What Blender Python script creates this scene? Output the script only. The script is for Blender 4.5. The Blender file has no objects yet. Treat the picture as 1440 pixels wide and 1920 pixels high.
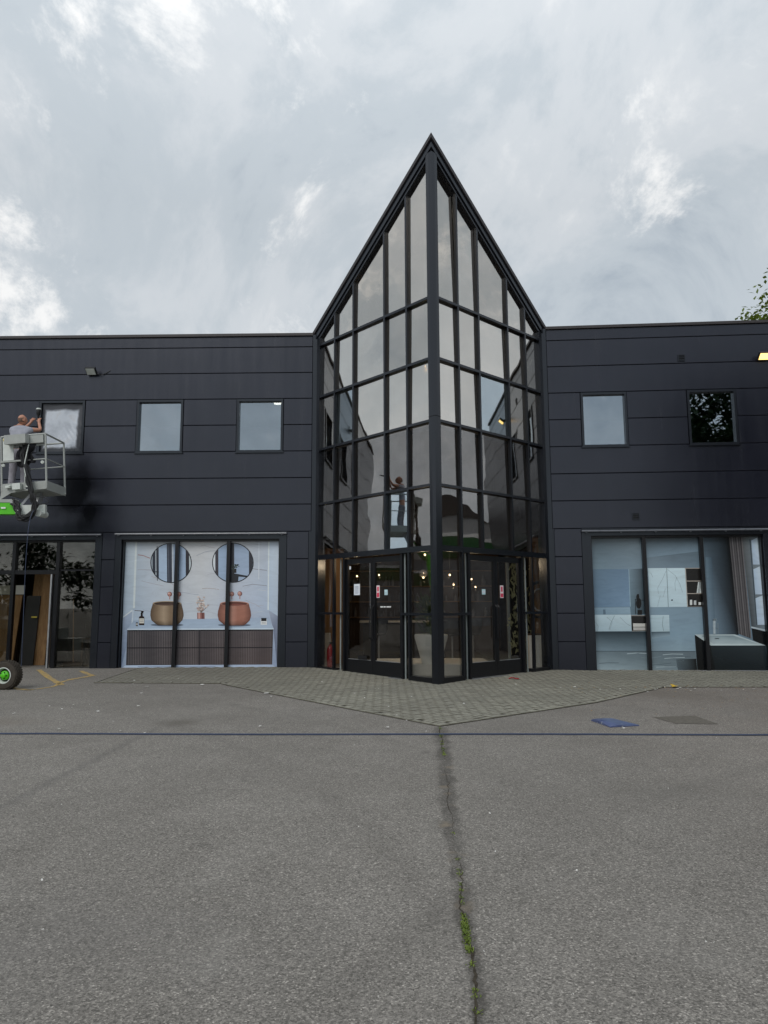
import bpy, bmesh, math, random
from mathutils import Vector, Matrix, Euler
random.seed(7)
R = math.radians
sc = bpy.context.scene
C = sc.collection

# ------------------------------------------------------------------ camera
PITCH, ROLL, FPX = R(7.5), R(0.23), 1330.0
cam = bpy.data.cameras.new('camera')
cam.sensor_fit = 'VERTICAL'; cam.sensor_height = 24.0; cam.lens = 24.0 * FPX / 1920.0
cam.clip_start = 0.05; cam.clip_end = 3000
co = bpy.data.objects.new('camera', cam); C.objects.link(co)
fw = Vector((0, math.cos(PITCH), math.sin(PITCH))); u0 = Vector((0, -math.sin(PITCH), math.cos(PITCH))); r0 = Vector((1, 0, 0))
rt = r0 * math.cos(ROLL) - u0 * math.sin(ROLL); up = r0 * math.sin(ROLL) + u0 * math.cos(ROLL)
co.matrix_world = Matrix(((rt.x, up.x, -fw.x, 0), (rt.y, up.y, -fw.y, 0), (rt.z, up.z, -fw.z, 1.5), (0, 0, 0, 1)))
sc.camera = co

# ------------------------------------------------------------------ sky
SUN_EL, SUN_AZ = R(42), R(205)          # azimuth clockwise from +Y: behind the camera, a little to the left
w = bpy.data.worlds.new('World'); sc.world = w; w.use_nodes = True
nt = w.node_tree; nt.nodes.clear(); N = nt.nodes; LK = nt.links
def wn(t, **k):
    n = N.new(t)
    for a, b in k.items(): setattr(n, a, b)
    return n
out = wn('ShaderNodeOutputWorld'); sky = wn('ShaderNodeTexSky', sky_type='NISHITA', sun_disc=False, sun_elevation=SUN_EL, sun_rotation=SUN_AZ)
bg1 = wn('ShaderNodeBackground'); bg1.inputs[1].default_value = 0.1; LK.new(sky.outputs[0], bg1.inputs[0])
tc = wn('ShaderNodeTexCoord'); sep = wn('ShaderNodeSeparateXYZ'); LK.new(tc.outputs['Generated'], sep.inputs[0])
def wm(op, a, b=None, c=None):
    n = wn('ShaderNodeMath', operation=op)
    for i, v in enumerate((a, b, c)):
        if v is None: continue
        if isinstance(v, (int, float)): n.inputs[i].default_value = v
        else: LK.new(v, n.inputs[i])
    return n.outputs[0]
zc = wm('MAXIMUM', sep.outputs[2], 0.0); den = wm('ADD', zc, 0.55)
comb = wn('ShaderNodeCombineXYZ'); LK.new(wm('DIVIDE', sep.outputs[0], den), comb.inputs[0]); LK.new(wm('DIVIDE', sep.outputs[1], den), comb.inputs[1])
mp = wn('ShaderNodeMapping'); mp.inputs['Location'].default_value = (12.7, 4.1, 0.4); mp.inputs['Rotation'].default_value = (0, 0, R(-28)); mp.inputs['Scale'].default_value = (1.45, 1.15, 1); LK.new(comb.outputs[0], mp.inputs[0])
def wnoise(scale, detail, rough, dist):
    n = wn('ShaderNodeTexNoise'); n.inputs['Scale'].default_value = scale; n.inputs['Detail'].default_value = detail
    n.inputs['Roughness'].default_value = rough; n.inputs['Distortion'].default_value = dist; LK.new(mp.outputs[0], n.inputs['Vector']); return n.outputs[0]
def wramp(src, stops):
    n = wn('ShaderNodeValToRGB'); e = n.color_ramp.elements; n.color_ramp.interpolation = 'EASE'
    e[0].position, e[0].color = stops[0][0], (*stops[0][1], 1); e[1].position, e[1].color = stops[-1][0], (*stops[-1][1], 1)
    for p, c in stops[1:-1]:
        x = e.new(p); x.color = (*c, 1)
    LK.new(src, n.inputs[0]); return n.outputs[0]
c1 = wramp(wnoise(2.3, 11, 0.62, 0.45), [(0.32, (.405, .465, .525)), (0.46, (.555, .61, .655)), (0.57, (.655, .695, .73)), (0.69, (.80, .82, .835))])
b1 = wramp(wnoise(3.4, 11, 0.66, 0.25), [(0.57, (0, 0, 0)), (0.71, (1, 1, 1))])
mixb = wn('ShaderNodeMix', data_type='RGBA', blend_type='MIX'); LK.new(b1, mixb.inputs[0]); LK.new(c1, mixb.inputs[6]); mixb.inputs[7].default_value = (1.0, 1.0, .99, 1)
hz = wramp(zc, [(0.0, (1, 1, 1)), (0.42, (0, 0, 0))])
mixh = wn('ShaderNodeMix', data_type='RGBA'); LK.new(wm('MULTIPLY', hz, 0.45), mixh.inputs[0]); LK.new(mixb.outputs[2], mixh.inputs[6]); mixh.inputs[7].default_value = (.80, .845, .87, 1)
gain = wm('ADD', 1.0, wm('MULTIPLY', wm('MAXIMUM', wm('SUBTRACT', zc, 0.5), 0.0), 1.1))   # overcast sky: zenith brighter than horizon
bg2 = wn('ShaderNodeBackground'); LK.new(mixh.outputs[2], bg2.inputs[0]); LK.new(gain, bg2.inputs[1])
ms = wn('ShaderNodeMixShader'); ms.inputs[0].default_value = 0.93; LK.new(bg1.outputs[0], ms.inputs[1]); LK.new(bg2.outputs[0], ms.inputs[2]); LK.new(ms.outputs[0], out.inputs[0])

# ------------------------------------------------------------------ sun (veiled)
sl = bpy.data.lights.new('sun', 'SUN'); sl.energy = 1.3; sl.angle = R(28); sl.color = (1.0, .965, .92)
so = bpy.data.objects.new('sun', sl); C.objects.link(so)
sd = Vector((math.sin(SUN_AZ) * math.cos(SUN_EL), math.cos(SUN_AZ) * math.cos(SUN_EL), math.sin(SUN_EL)))
so.rotation_euler = sd.to_track_quat('Z', 'Y').to_euler(); so.location = sd * 60

sc.view_settings.view_transform = 'Standard'; sc.view_settings.look = 'None'; sc.view_settings.exposure = 0.0; sc.view_settings.gamma = 1.0
sc.view_settings.use_curve_mapping = False
sc.render.engine = 'CYCLES'; sc.cycles.use_denoising = True; sc.cycles.max_bounces = 10; sc.cycles.transparent_max_bounces = 16
sc.cycles.glossy_bounces = 5; sc.cycles.diffuse_bounces = 4; sc.cycles.sample_clamp_indirect = 6.0
sc.cycles.use_adaptive_sampling = True; sc.cycles.adaptive_threshold = 0.015

# ------------------------------------------------------------------ helpers
def lin(c): return tuple(((v / 255) / 12.92 if v <= 10 else (((v / 255) + .055) / 1.055) ** 2.4) for v in c)

class MB:
    """collects shapes; build() links them as ONE mesh object"""
    def __init__(s): s.v = []; s.f = []; s.m = []; s.mi = 0
    def quadbox(s, p):                                  # 8 points: bottom ring, top ring
        b = len(s.v); s.v += [tuple(q) for q in p]
        for f in ((0, 3, 2, 1), (4, 5, 6, 7), (0, 1, 5, 4), (1, 2, 6, 5), (2, 3, 7, 6), (3, 0, 4, 7)):
            s.f.append([b + i for i in f]); s.m.append(s.mi)
        return s
    def box(s, x0, x1, y0, y1, z0, z1):
        x0, x1 = min(x0, x1), max(x0, x1); y0, y1 = min(y0, y1), max(y0, y1)
        return s.quadbox([(x0, y0, z0), (x1, y0, z0), (x1, y1, z0), (x0, y1, z0), (x0, y0, z1), (x1, y0, z1), (x1, y1, z1), (x0, y1, z1)])
    def panel(s, x0, x1, y0, y1, z0, z1, c=.008):       # box whose +y face has chamfered edges
        x0, x1 = min(x0, x1), max(x0, x1); b = len(s.v)
        s.v += [(x0, y0, z0), (x1, y0, z0), (x1, y0, z1), (x0, y0, z1), (x0, y1 - c, z0), (x1, y1 - c, z0), (x1, y1 - c, z1), (x0, y1 - c, z1),
                (x0 + c, y1, z0 + c), (x1 - c, y1, z0 + c), (x1 - c, y1, z1 - c), (x0 + c, y1, z1 - c)]
        for f in ((0, 1, 2, 3), (8, 11, 10, 9), (0, 4, 5, 1), (1, 5, 6, 2), (2, 6, 7, 3), (3, 7, 4, 0), (4, 8, 9, 5), (5, 9, 10, 6), (6, 10, 11, 7), (7, 11, 8, 4)):
            s.f.append([b + i for i in f]); s.m.append(s.mi)
        return s
    def bar(s, a, b, wd, ht, upv=(0, 0, 1)):
        a = Vector(a); b = Vector(b); d = (b - a).normalized(); upv = Vector(upv)
        sx = d.cross(upv).normalized() * wd / 2; sz = sx.cross(d).normalized() * ht / 2
        return s.quadbox([a - sx - sz, a + sx - sz, b + sx - sz, b - sx - sz, a - sx + sz, a + sx + sz, b + sx + sz, b - sx + sz])
    def prism(s, poly, fa, fb):                         # poly: list of params; fa/fb map to 3D front/back
        n = len(poly); b = len(s.v)
        s.v += [tuple(fa(p)) for p in poly] + [tuple(fb(p)) for p in poly]
        s.f.append(list(range(b, b + n))); s.f.append(list(range(b + 2 * n - 1, b + n - 1, -1))); s.m += [s.mi] * 2
        for i in range(n):
            j = (i + 1) % n; s.f.append([b + i, b + n + i, b + n + j, b + j]); s.m.append(s.mi)
        return s
    def tube(s, pts, r, n=8, caps=True):
        pts = [Vector(p) for p in pts]; rs = r if isinstance(r, (list, tuple)) else [r] * len(pts); b = len(s.v); ref = None
        for i, p in enumerate(pts):
            d = (pts[min(i + 1, len(pts) - 1)] - pts[max(i - 1, 0)]).normalized()
            if ref is None: ref = d.orthogonal().normalized()
            a = (ref - d * ref.dot(d))
            a = a.normalized() if a.length > 1e-6 else d.orthogonal().normalized()
            ref = a; c = d.cross(a)
            for k in range(n):
                t = 2 * math.pi * k / n; s.v.append(tuple(p + (a * math.cos(t) + c * math.sin(t)) * rs[i]))
        for i in range(len(pts) - 1):
            for k in range(n):
                s.f.append([b + i * n + k, b + i * n + (k + 1) % n, b + (i + 1) * n + (k + 1) % n, b + (i + 1) * n + k]); s.m.append(s.mi)
        if caps:
            s.f.append([b + k for k in range(n - 1, -1, -1)]); s.f.append([b + (len(pts) - 1) * n + k for k in range(n)]); s.m += [s.mi] * 2
        return s
    def lathe(s, prof, o=(0, 0, 0), ax=(0, 0, 1), n=24):
        o = Vector(o); ax = Vector(ax).normalized(); a = ax.orthogonal().normalized(); c = ax.cross(a); b = len(s.v)
        for r, h in prof:
            for k in range(n):
                t = 2 * math.pi * k / n; s.v.append(tuple(o + ax * h + (a * math.cos(t) + c * math.sin(t)) * r))
        for i in range(len(prof) - 1):
            for k in range(n):
                s.f.append([b + i * n + k, b + i * n + (k + 1) % n, b + (i + 1) * n + (k + 1) % n, b + (i + 1) * n + k]); s.m.append(s.mi)
        return s
    def face(s, pts):
        b = len(s.v); s.v += [tuple(p) for p in pts]; s.f.append(list(range(b, b + len(pts)))); s.m.append(s.mi); return s
    def build(s, name, mats, parent=None, smooth=False, loc=None):
        me = bpy.data.meshes.new(name); me.from_pydata(s.v, [], s.f); me.validate(clean_customdata=False)
        for m in (mats if isinstance(mats, (list, tuple)) else [mats]): me.materials.append(m)
        if len(me.polygons) == len(s.m):
            me.polygons.foreach_set('material_index', s.m)
        if smooth:
            me.polygons.foreach_set('use_smooth', [True] * len(me.polygons)); me.set_sharp_from_angle(angle=R(40))
        me.update()
        o = bpy.data.objects.new(name, me); C.objects.link(o)
        if parent is not None: o.parent = parent
        if loc is not None: o.location = loc
        return o
def tag(o, label=None, cat=None, group=None, kind=None):
    if label: o['label'] = label
    if cat: o['category'] = cat
    if group: o['group'] = group
    if kind: o['kind'] = kind
    return o
def empty(name, loc=(0, 0, 0), rz=0.0, parent=None):
    o = bpy.data.objects.new(name, None); o.empty_display_size = .1; C.objects.link(o); o.location = loc; o.rotation_euler = (0, 0, rz)
    if parent is not None: o.parent = parent
    return o
def frame_matrix(o, xd):
    xd = Vector((xd[0], xd[1], 0)).normalized(); z = Vector((0, 0, 1)); y = z.cross(xd)
    return Matrix(((xd.x, y.x, 0, o[0]), (xd.y, y.y, 0, o[1]), (0, 0, 1, o[2] if len(o) > 2 else 0), (0, 0, 0, 1)))
def copy_tree(o, parent=None):
    c = o.copy(); C.objects.link(c); c.parent = parent
    for ch in o.children: copy_tree(ch, c)
    return c

# ------------------------------------------------------------------ materials
class MT:
    def __init__(s, name):
        s.mat = bpy.data.materials.new(name); s.mat.use_nodes = True; s.t = s.mat.node_tree; s.t.nodes.clear()
        s.out = s.n('ShaderNodeOutputMaterial')
    def n(s, t, **k):
        x = s.t.nodes.new(t)
        for a, b in k.items(): setattr(x, a, b)
        return x
    def l(s, a, b): s.t.links.new(a, b)
    def math(s, op, a, b=None, c=None, clamp=False):
        x = s.n('ShaderNodeMath', operation=op, use_clamp=clamp)
        for i, v in enumerate((a, b, c)):
            if v is None: continue
            if isinstance(v, (int, float)): x.inputs[i].default_value = v
            else: s.l(v, x.inputs[i])
        return x.outputs[0]
    def noise(s, vec, scale, detail=3, rough=.5, dist=0.0):
        x = s.n('ShaderNodeTexNoise'); x.inputs['Scale'].default_value = scale; x.inputs['Detail'].default_value = detail
        x.inputs['Roughness'].default_value = rough; x.inputs['Distortion'].default_value = dist; s.l(vec, x.inputs['Vector']); return x.outputs[0]
    def ramp(s, src, stops, interp='LINEAR'):
        x = s.n('ShaderNodeValToRGB'); x.color_ramp.interpolation = interp; e = x.color_ramp.elements
        col = lambda c: (c, c, c, 1) if isinstance(c, (int, float)) else (*c, 1)
        e[0].position, e[0].color = stops[0][0], col(stops[0][1]); e[1].position, e[1].color = stops[-1][0], col(stops[-1][1])
        for p, c in stops[1:-1]:
            y = e.new(p); y.color = col(c)
        s.l(src, x.inputs[0]); return x.outputs[0]
    def mix(s, fac, a, b, blend='MIX'):
        x = s.n('ShaderNodeMix', data_type='RGBA', blend_type=blend)
        for i, v in ((0, fac), (6, a), (7, b)):
            if isinstance(v, (int, float)): x.inputs[i].default_value = v if i == 0 else (v, v, v, 1)
            elif isinstance(v, tuple): x.inputs[i].default_value = (*v, 1)
            else: s.l(v, x.inputs[i])
        return x.outputs[2]
    def pos(s): return s.n('ShaderNodeNewGeometry').outputs['Position']
    def obj(s): return s.n('ShaderNodeTexCoord').outputs['Object']
    def bsdf(s, col, rough=.5, spec=.5, metal=0.0, normal=None, **k):
        x = s.n('ShaderNodeBsdfPrincipled')
        for i, v in (('Base Color', col), ('Roughness', rough), ('Specular IOR Level', spec), ('Metallic', metal)) + tuple(k.items()):
            if isinstance(v, tuple): x.inputs[i].default_value = (*v, 1) if len(v) == 3 else v
            elif isinstance(v, (int, float)): x.inputs[i].default_value = v
            else: s.l(v, x.inputs[i])
        if normal is not None: s.l(normal, x.inputs['Normal'])
        return x.outputs[0]
    def bump(s, h, strength=.3, dist=.01):
        x = s.n('ShaderNodeBump'); x.inputs['Strength'].default_value = strength; x.inputs['Distance'].default_value = dist; s.l(h, x.inputs['Height']); return x.outputs[0]
    def done(s, sh): s.l(sh, s.out.inputs[0]); return s.mat
def plain(name, col, rough=.5, spec=.5, metal=0.0, var=.12, scale=6.0, bump=0.0):
    t = MT(name); p = t.obj(); n = t.noise(p, scale, 5, .6)
    c = t.mix(t.ramp(n, [(.3, 0.0), (.7, 1.0)]), tuple(v * (1 - var) for v in col), tuple(min(1, v * (1 + var)) for v in col))
    r = t.ramp(n, [(.3, max(.02, rough - .06)), (.7, min(1, rough + .06))])
    nm = t.bump(t.noise(p, scale * 8, 4, .6), bump, .004) if bump else None
    return t.done(t.bsdf(c, r, spec, metal, nm))
def paint(name, col, rough, ior=1.5, tint=(1, 1, 1)):
    t = MT(name); n = t.noise(t.obj(), .8, 2, .5); c = t.mix(t.ramp(n, [(.3, 0.0), (.7, 1.0)]), tuple(v * .92 for v in col), tuple(v * 1.08 for v in col)); return t.done(t.bsdf(c, rough, .5, IOR=ior, **{'Specular Tint': tint}))
def emit(name, col, st):
    t = MT(name); e = t.n('ShaderNodeEmission'); e.inputs[0].default_value = (*col, 1); e.inputs[1].default_value = st; return t.done(e.outputs[0])

def mat_cladding():
    t = MT('black_cladding_paint'); p = t.pos()
    n1 = t.noise(p, .9, 4, .55); n2 = t.noise(p, 14, 5, .6)
    base = t.mix(t.ramp(n1, [(.3, 0.0), (.7, 1.0)]), (.0075, .0084, .0145), (.0115, .0126, .0205))
    base = t.mix(t.ramp(n2, [(.58, 0.0), (.85, .10)]), base, (.030, .034, .042))
    # freshly sprayed darker patch beside the lift basket and one on the right wing
    def blob(cx, cz, rx, rz, nn):
        s = t.n('ShaderNodeSeparateXYZ'); t.l(p, s.inputs[0])
        dx = t.math('DIVIDE', t.math('SUBTRACT', s.outputs[0], cx), rx); dz = t.math('DIVIDE', t.math('SUBTRACT', s.outputs[2], cz), rz)
        d = t.math('SQRT', t.math('ADD', t.math('MULTIPLY', dx, dx), t.math('MULTIPLY', dz, dz)))
        d = t.math('ADD', d, t.math('MULTIPLY', t.math('SUBTRACT', nn, .5), 1.3))
        return t.math('SUBTRACT', 1.0, t.math('DIVIDE', t.math('SUBTRACT', d, .55), .5), clamp=True)
    nn = t.noise(p, 1.3, 3, .5)
    wet = t.math('MAXIMUM', blob(-7.75, 4.35, .75, 1.0, nn), blob(-7.25, 3.75, .45, .5, nn))
    col = t.mix(wet, base, (.004, .0045, .006))
    mps = t.n('ShaderNodeMapping'); mps.inputs['Scale'].default_value = (5.0, 5.0, .22); t.l(p, mps.inputs[0])
    stk = t.noise(mps.outputs[0], 1.4, 5, .65); dst = t.noise(p, 2.4, 6, .65)
    col = t.mix(t.ramp(t.math('MULTIPLY', stk, dst), [(.28, 0.0), (.44, .09)]), col, (.055, .056, .058))
    rough = t.math('ADD', t.math('MULTIPLY', stk, .16), .165)
    spec = t.math('SUBTRACT', .5, t.math('MULTIPLY', wet, .4))
    return t.done(t.bsdf(col, rough, spec, 0.0, t.bump(t.noise(p, 1.6, 3, .5), .10, .02), IOR=1.61, **{'Specular Tint': (.86, .90, 1.0)}))
M = {}
M['clad'] = mat_cladding()
M['backing'] = plain('dark_joint', (.010, .010, .012), .7, .2)
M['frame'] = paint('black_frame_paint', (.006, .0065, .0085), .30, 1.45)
M['rail'] = plain('grey_rail_paint', (.12, .13, .15), .3, .6)
M['mullion'] = paint('anthracite_mullion_paint', (.006, .007, .010), .22, 1.55, (.86, .91, 1.0))
M['trim'] = paint('charcoal_trim_paint', (.008, .009, .013), .26, 1.55, (.84, .92, 1.0))
M['coping'] = plain('coping_metal', (.040, .036, .038), .5, .4)
M['alu'] = plain('aluminium', (.50, .51, .52), .35, .5, .8)
M['tube'] = plain('pale_green_edge_tube', (.24, .275, .275), .35, .5)
M['roof'] = plain('roof_sheet', (.05, .045, .045), .6, .3)
M['white'] = plain('white_paint', (.78, .78, .76), .5, .4, 0, .04)
M['cream'] = plain('cream_plaster', (.62, .60, .55), .8, .2, 0, .05)
M['dark'] = plain('dark_interior', (.045, .042, .040), .7, .3)
M['floor'] = plain('interior_floor', (.16, .15, .14), .35, .4)
M['concrete'] = plain('concrete_floor', (.34, .34, .34), .8, .2, 0, .15, 3)
M['black'] = plain('black_plastic', (.012, .012, .013), .45, .4)
M['rubber'] = plain('rubber_hose', (.018, .018, .019), .55, .35)
M['grey_steel'] = plain('grey_lift_paint', (.36, .38, .36), .45, .45, 0, .08, 9)
M['pale_steel'] = plain('pale_lift_paint', (.62, .66, .62), .45, .45, 0, .08, 9)
M['steel'] = plain('galvanised_steel', (.42, .43, .44), .4, .5, .6)
M['green'] = plain('bright_green_paint', (.09, .52, .01), .38, .5, 0, .06)
M['red'] = plain('extinguisher_red', (.30, .012, .018), .3, .5)
M['yellow_tape'] = plain('yellow_foam', (.62, .50, .10), .7, .2)
M['blue_hose'] = plain('blue_hose', (.055, .085, .20), .5, .4)
M['blue_line'] = plain('dark_blue_rope', (.045, .060, .105), .6, .3)
M['paper'] = plain('paper', (.80, .84, .90), .7, .2, 0, .03)
M['paper_blue'] = plain('pale_blue_notice', (.55, .75, .80), .6, .2, 0, .04)
M['notice_white'] = plain('notice_white', (.82, .74, .76), .6, .2, 0, .04)
M['notice_red'] = plain('notice_red', (.70, .06, .12), .6, .3, 0, .06)
M['ink'] = plain('printed_ink', (.30, .34, .42), .7, .2)
M['letter'] = plain('white_lettering', (.85, .85, .84), .6, .3, 0, .02)
M['pot'] = plain('white_planter', (.82, .82, .78), .35, .4, 0, .03)
M['bulb'] = emit('lit_bulb', (1.0, .72, .38), 7.0)
M['bulb_cool'] = emit('lit_downlight', (1.0, .88, .70), 9.0)
M['flood'] = emit('lit_floodlight', (1.0, .64, .20), 2.6)
M['clear'] = plain('smoked_glass_globe', (.30, .29, .30), .08, .8, .3)

def mat_wood(name, a, b, sc_=(2, 2, .25)):
    t = MT(name); mp_ = t.n('ShaderNodeMapping'); mp_.inputs['Scale'].default_value = sc_; t.l(t.obj(), mp_.inputs[0])
    n = t.noise(mp_.outputs[0], 9, 6, .6, .8); return t.done(t.bsdf(t.ramp(n, [(.3, a), (.7, b)]), .5, .3))
M['wood'] = mat_wood('oak_board', (.20, .105, .042), (.34, .20, .09))
M['wood_dk'] = mat_wood('brown_board', (.05, .030, .018), (.09, .055, .034))

def mat_glass(name, tint, r0, refl=(1, 1, 1), wav=.10, bscale=.9):
    t = MT(name); p = t.pos()
    lw = t.n('ShaderNodeLayerWeight'); lw.inputs['Blend'].default_value = .5
    f5 = t.math('POWER', lw.outputs['Facing'], 4.0)
    oi = t.n('ShaderNodeObjectInfo'); rv = t.math('MULTIPLY', t.math('ADD', t.math('MULTIPLY', oi.outputs['Random'], .34), .83), r0)
    dirt = t.math('MULTIPLY', t.ramp(t.noise(p, 1.8, 6, .65), [(.45, 0.0), (.75, 1.0)]), .05)
    fac = t.math('ADD', t.math('ADD', rv, dirt), t.math('MULTIPLY', f5, 1 - r0), clamp=True)
    nm = t.bump(t.noise(p, bscale, 2, .4), wav, .02)
    tr = t.n('ShaderNodeBsdfTransparent'); tr.inputs[0].default_value = (*tint, 1)
    gl = t.n('ShaderNodeBsdfGlossy'); gl.inputs['Color'].default_value = (*refl, 1); gl.inputs['Roughness'].default_value = .01; t.l(nm, gl.inputs['Normal'])
    m = t.n('ShaderNodeMixShader'); t.l(fac, m.inputs[0]); t.l(tr.outputs[0], m.inputs[1]); t.l(gl.outputs[0], m.inputs[2])
    return t.done(m.outputs[0])
M['g_up'] = mat_glass('bronze_upper_glass', (.55, .52, .47), .50, (1, .965, .91), .34)
M['g_low'] = mat_glass('grey_lower_glass', (.62, .60, .58), .17, (1, .98, .97), .34)
M['g_blue'] = mat_glass('clear_blue_glass', (.60, .66, .70), .42, (.86, .95, 1.0), .05)
M['g_door'] = mat_glass('door_glass', (.80, .80, .79), .055, (1, 1, 1), .05)
M['g_win'] = mat_glass('window_glass', (.45, .48, .50), .36, (.82, .92, 1.0), .05)
M['g_shop'] = mat_glass('shop_glass', (.72, .72, .68), .06, (1, .98, .94), .06)

# ------------------------------------------------------------------ plan of the place (metres; camera at the origin)
AP = Vector((1.055, 14.25, 0)); TL = Vector((-1.67, 17.2, 0)); TR = Vector((3.92, 16.87, 0))
LF = Vector((-9.8, 17.34, 0)); RF = Vector((9.1, 16.5, 0))
def clamp(v, a=0.0, b=1.0): return max(a, min(b, v))
def gz(x, y):
    return -.05 + .085 * clamp((y - 14.25) / 2.95) - .055 * clamp((x - 1.5) / 3.5) * clamp((y - 14.0) / 2.6)

# ------------------------------------------------------------------ ground
def mat_asphalt():
    t = MT('asphalt'); p = t.pos()
    s = t.n('ShaderNodeSeparateXYZ'); t.l(p, s.inputs[0]); X, Y = s.outputs[0], s.outputs[1]
    big = t.noise(p, .35, 5, .6, .4); mid = t.noise(p, 2.2, 5, .6); f1 = t.noise(p, 70, 3, .7); f2 = t.noise(p, 150, 3, .7)
    vo = t.n('ShaderNodeTexVoronoi'); vo.inputs['Scale'].default_value = 125; t.l(p, vo.inputs['Vector'])
    sepc = t.n('ShaderNodeSeparateColor'); t.l(vo.outputs['Color'], sepc.inputs[0])
    c = t.mix(t.ramp(big, [(.3, 0.0), (.7, 1.0)]), (.184, .170, .152), (.248, .231, .208))
    c = t.mix(t.ramp(mid, [(.35, .0), (.75, .45)]), c, (.160, .148, .131))
    # brownish dust towards the right
    dust = t.math('MULTIPLY', t.math('DIVIDE', t.math('SUBTRACT', X, 2.0), 5.0, clamp=True), t.ramp(t.noise(p, .8, 4, .6), [(.3, .2), (.7, .9)]))
    c = t.mix(t.math('MULTIPLY', dust, .75), c, (.178, .145, .122))
    # aggregate: stones of different greys in a dark binder
    st = t.ramp(sepc.outputs[0], [(0.0, .54), (.35, .84), (.7, 1.08), (.93, 1.30), (1.0, 2.0)])
    c = t.mix(1.0, c, st, 'MULTIPLY')
    c = t.mix(1.0, c, t.ramp(f1, [(.30, .66), (.5, 1.0), (.72, 1.30)]), 'MULTIPLY')
    c = t.mix(1.0, c, t.ramp(f2, [(.28, .6), (.5, 1.0), (.75, 1.35)]), 'MULTIPLY')
    # dark seam of old joint sealant that wanders from the paving tip to the camera
    yq = Y
    # centre line x = f(y), piecewise through measured points
    cur = t.n('ShaderNodeFloatCurve'); cm = cur.mapping.curves[0]
    pts = [(2.5, .33), (3.09, .36), (3.67, .385), (4.52, .44), (5.65, .49), (6.85, .57), (9.31, .70), (10, .72)]
    cm.points[0].location = (pts[0][0] / 10, pts[0][1]); cm.points[1].location = (pts[-1][0] / 10, pts[-1][1])
    for a, b in pts[1:-1]: cm.points.new(a / 10, b)
    cur.mapping.update(); t.l(t.math('DIVIDE', Y, 10.0), cur.inputs['Value'])
    wob = t.math('MULTIPLY', t.math('SUBTRACT', t.noise(p, 4.5, 4, .6), .5), .16)
    dist = t.math('ABSOLUTE', t.math('ADD', t.math('SUBTRACT', X, cur.outputs[0]), wob))
    wid = t.math('MULTIPLY', t.math('ADD', .012, t.math('MULTIPLY', Y, .0125)), t.math('ADD', .55, t.math('MULTIPLY', t.noise(p, 2.2, 3, .6), .9)))
    seam = t.math('MULTIPLY', t.math('SUBTRACT', 1.0, t.math('DIVIDE', dist, wid), clamp=True), 1.8, clamp=True)
    near = t.math('MULTIPLY', t.math('LESS_THAN', Y, 9.36), t.math('GREATER_THAN', Y, -3.0))
    seam = t.math('MULTIPLY', t.math('MULTIPLY', seam, near), t.ramp(t.noise(p, 3.0, 5, .65), [(.3, .45), (.55, 1.0)]))
    c = t.mix(t.math('MULTIPLY', seam, .64), c, (.050, .045, .040))
    tan = t.math('MULTIPLY', t.math('MULTIPLY', seam, near), t.ramp(t.noise(p, 5.0, 3, .5), [(.58, 0.0), (.68, 1.0)]))
    c = t.mix(t.math('MULTIPLY', tan, .6), c, (.235, .19, .135))
    # stains
    def stain(cx, cy, rx, ry, k, col):
        dx = t.math('DIVIDE', t.math('SUBTRACT', X, cx), rx); dy = t.math('DIVIDE', t.math('SUBTRACT', Y, cy), ry)
        d = t.math('ADD', t.math('SQRT', t.math('ADD', t.math('MULTIPLY', dx, dx), t.math('MULTIPLY', dy, dy))), t.math('MULTIPLY', t.math('SUBTRACT', mid, .5), 1.6))
        return t.mix(t.math('MULTIPLY', t.math('SUBTRACT', 1.15, d, clamp=True), k), c, col)
    c = stain(-2.75, 9.8, .35, .35, .7, (.11, .10, .085)); c = stain(-5.4, 9.9, .9, .5, .5, (.16, .135, .11)); c = stain(2.5, 6.2, 1.0, .5, .35, (.12, .112, .10)); c = stain(-1.6, 3.6, 1.3, .6, .3, (.13, .122, .115)); c = stain(4.9, 12.6, 1.1, .9, .5, (.13, .11, .09))
    # faint old trench edge at left, running towards the poster window
    ln = t.math('ABSOLUTE', t.math('ADD', t.math('SUBTRACT', X, t.math('ADD', -3.0, t.math('MULTIPLY', t.math('SUBTRACT', Y, 5.7), .02))), wob))
    tl = t.math('MULTIPLY', t.math('SUBTRACT', 1.0, t.math('DIVIDE', ln, .09), clamp=True), t.math('LESS_THAN', Y, 9.5))
    c = t.mix(t.math('MULTIPLY', tl, .38), c, (.10, .095, .09))
    # tyre tracks sweeping across the yard and blotchy old stains
    for (cx, cy, rad, k) in ((9.5, -2.5, 9.6, .30), (9.5, -2.5, 11.2, .26), (-12.0, 1.0, 12.6, .24), (-12.0, 1.0, 14.2, .22)):
        dx = t.math('SUBTRACT', X, cx); dy = t.math('SUBTRACT', Y, cy); rr_ = t.math('SQRT', t.math('ADD', t.math('MULTIPLY', dx, dx), t.math('MULTIPLY', dy, dy)))
        tr_ = t.math('SUBTRACT', 1.0, t.math('DIVIDE', t.math('ABSOLUTE', t.math('ADD', t.math('SUBTRACT', rr_, rad), wob)), .16), clamp=True)
        c = t.mix(t.math('MULTIPLY', t.math('MULTIPLY', tr_, t.ramp(big, [(.4, 0.0), (.6, 1.0)])), k), c, (.085, .078, .070))
    spots = t.ramp(t.noise(p, 3.6, 2, .4), [(.70, 0.0), (.76, 1.0)]); c = t.mix(t.math('MULTIPLY', spots, .35), c, (.075, .070, .064))
    pale = t.ramp(t.noise(p, .9, 5, .7, 1.0), [(.55, 0.0), (.75, 1.0)]); c = t.mix(t.math('MULTIPLY', pale, .22), c, (.31, .295, .27))
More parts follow.
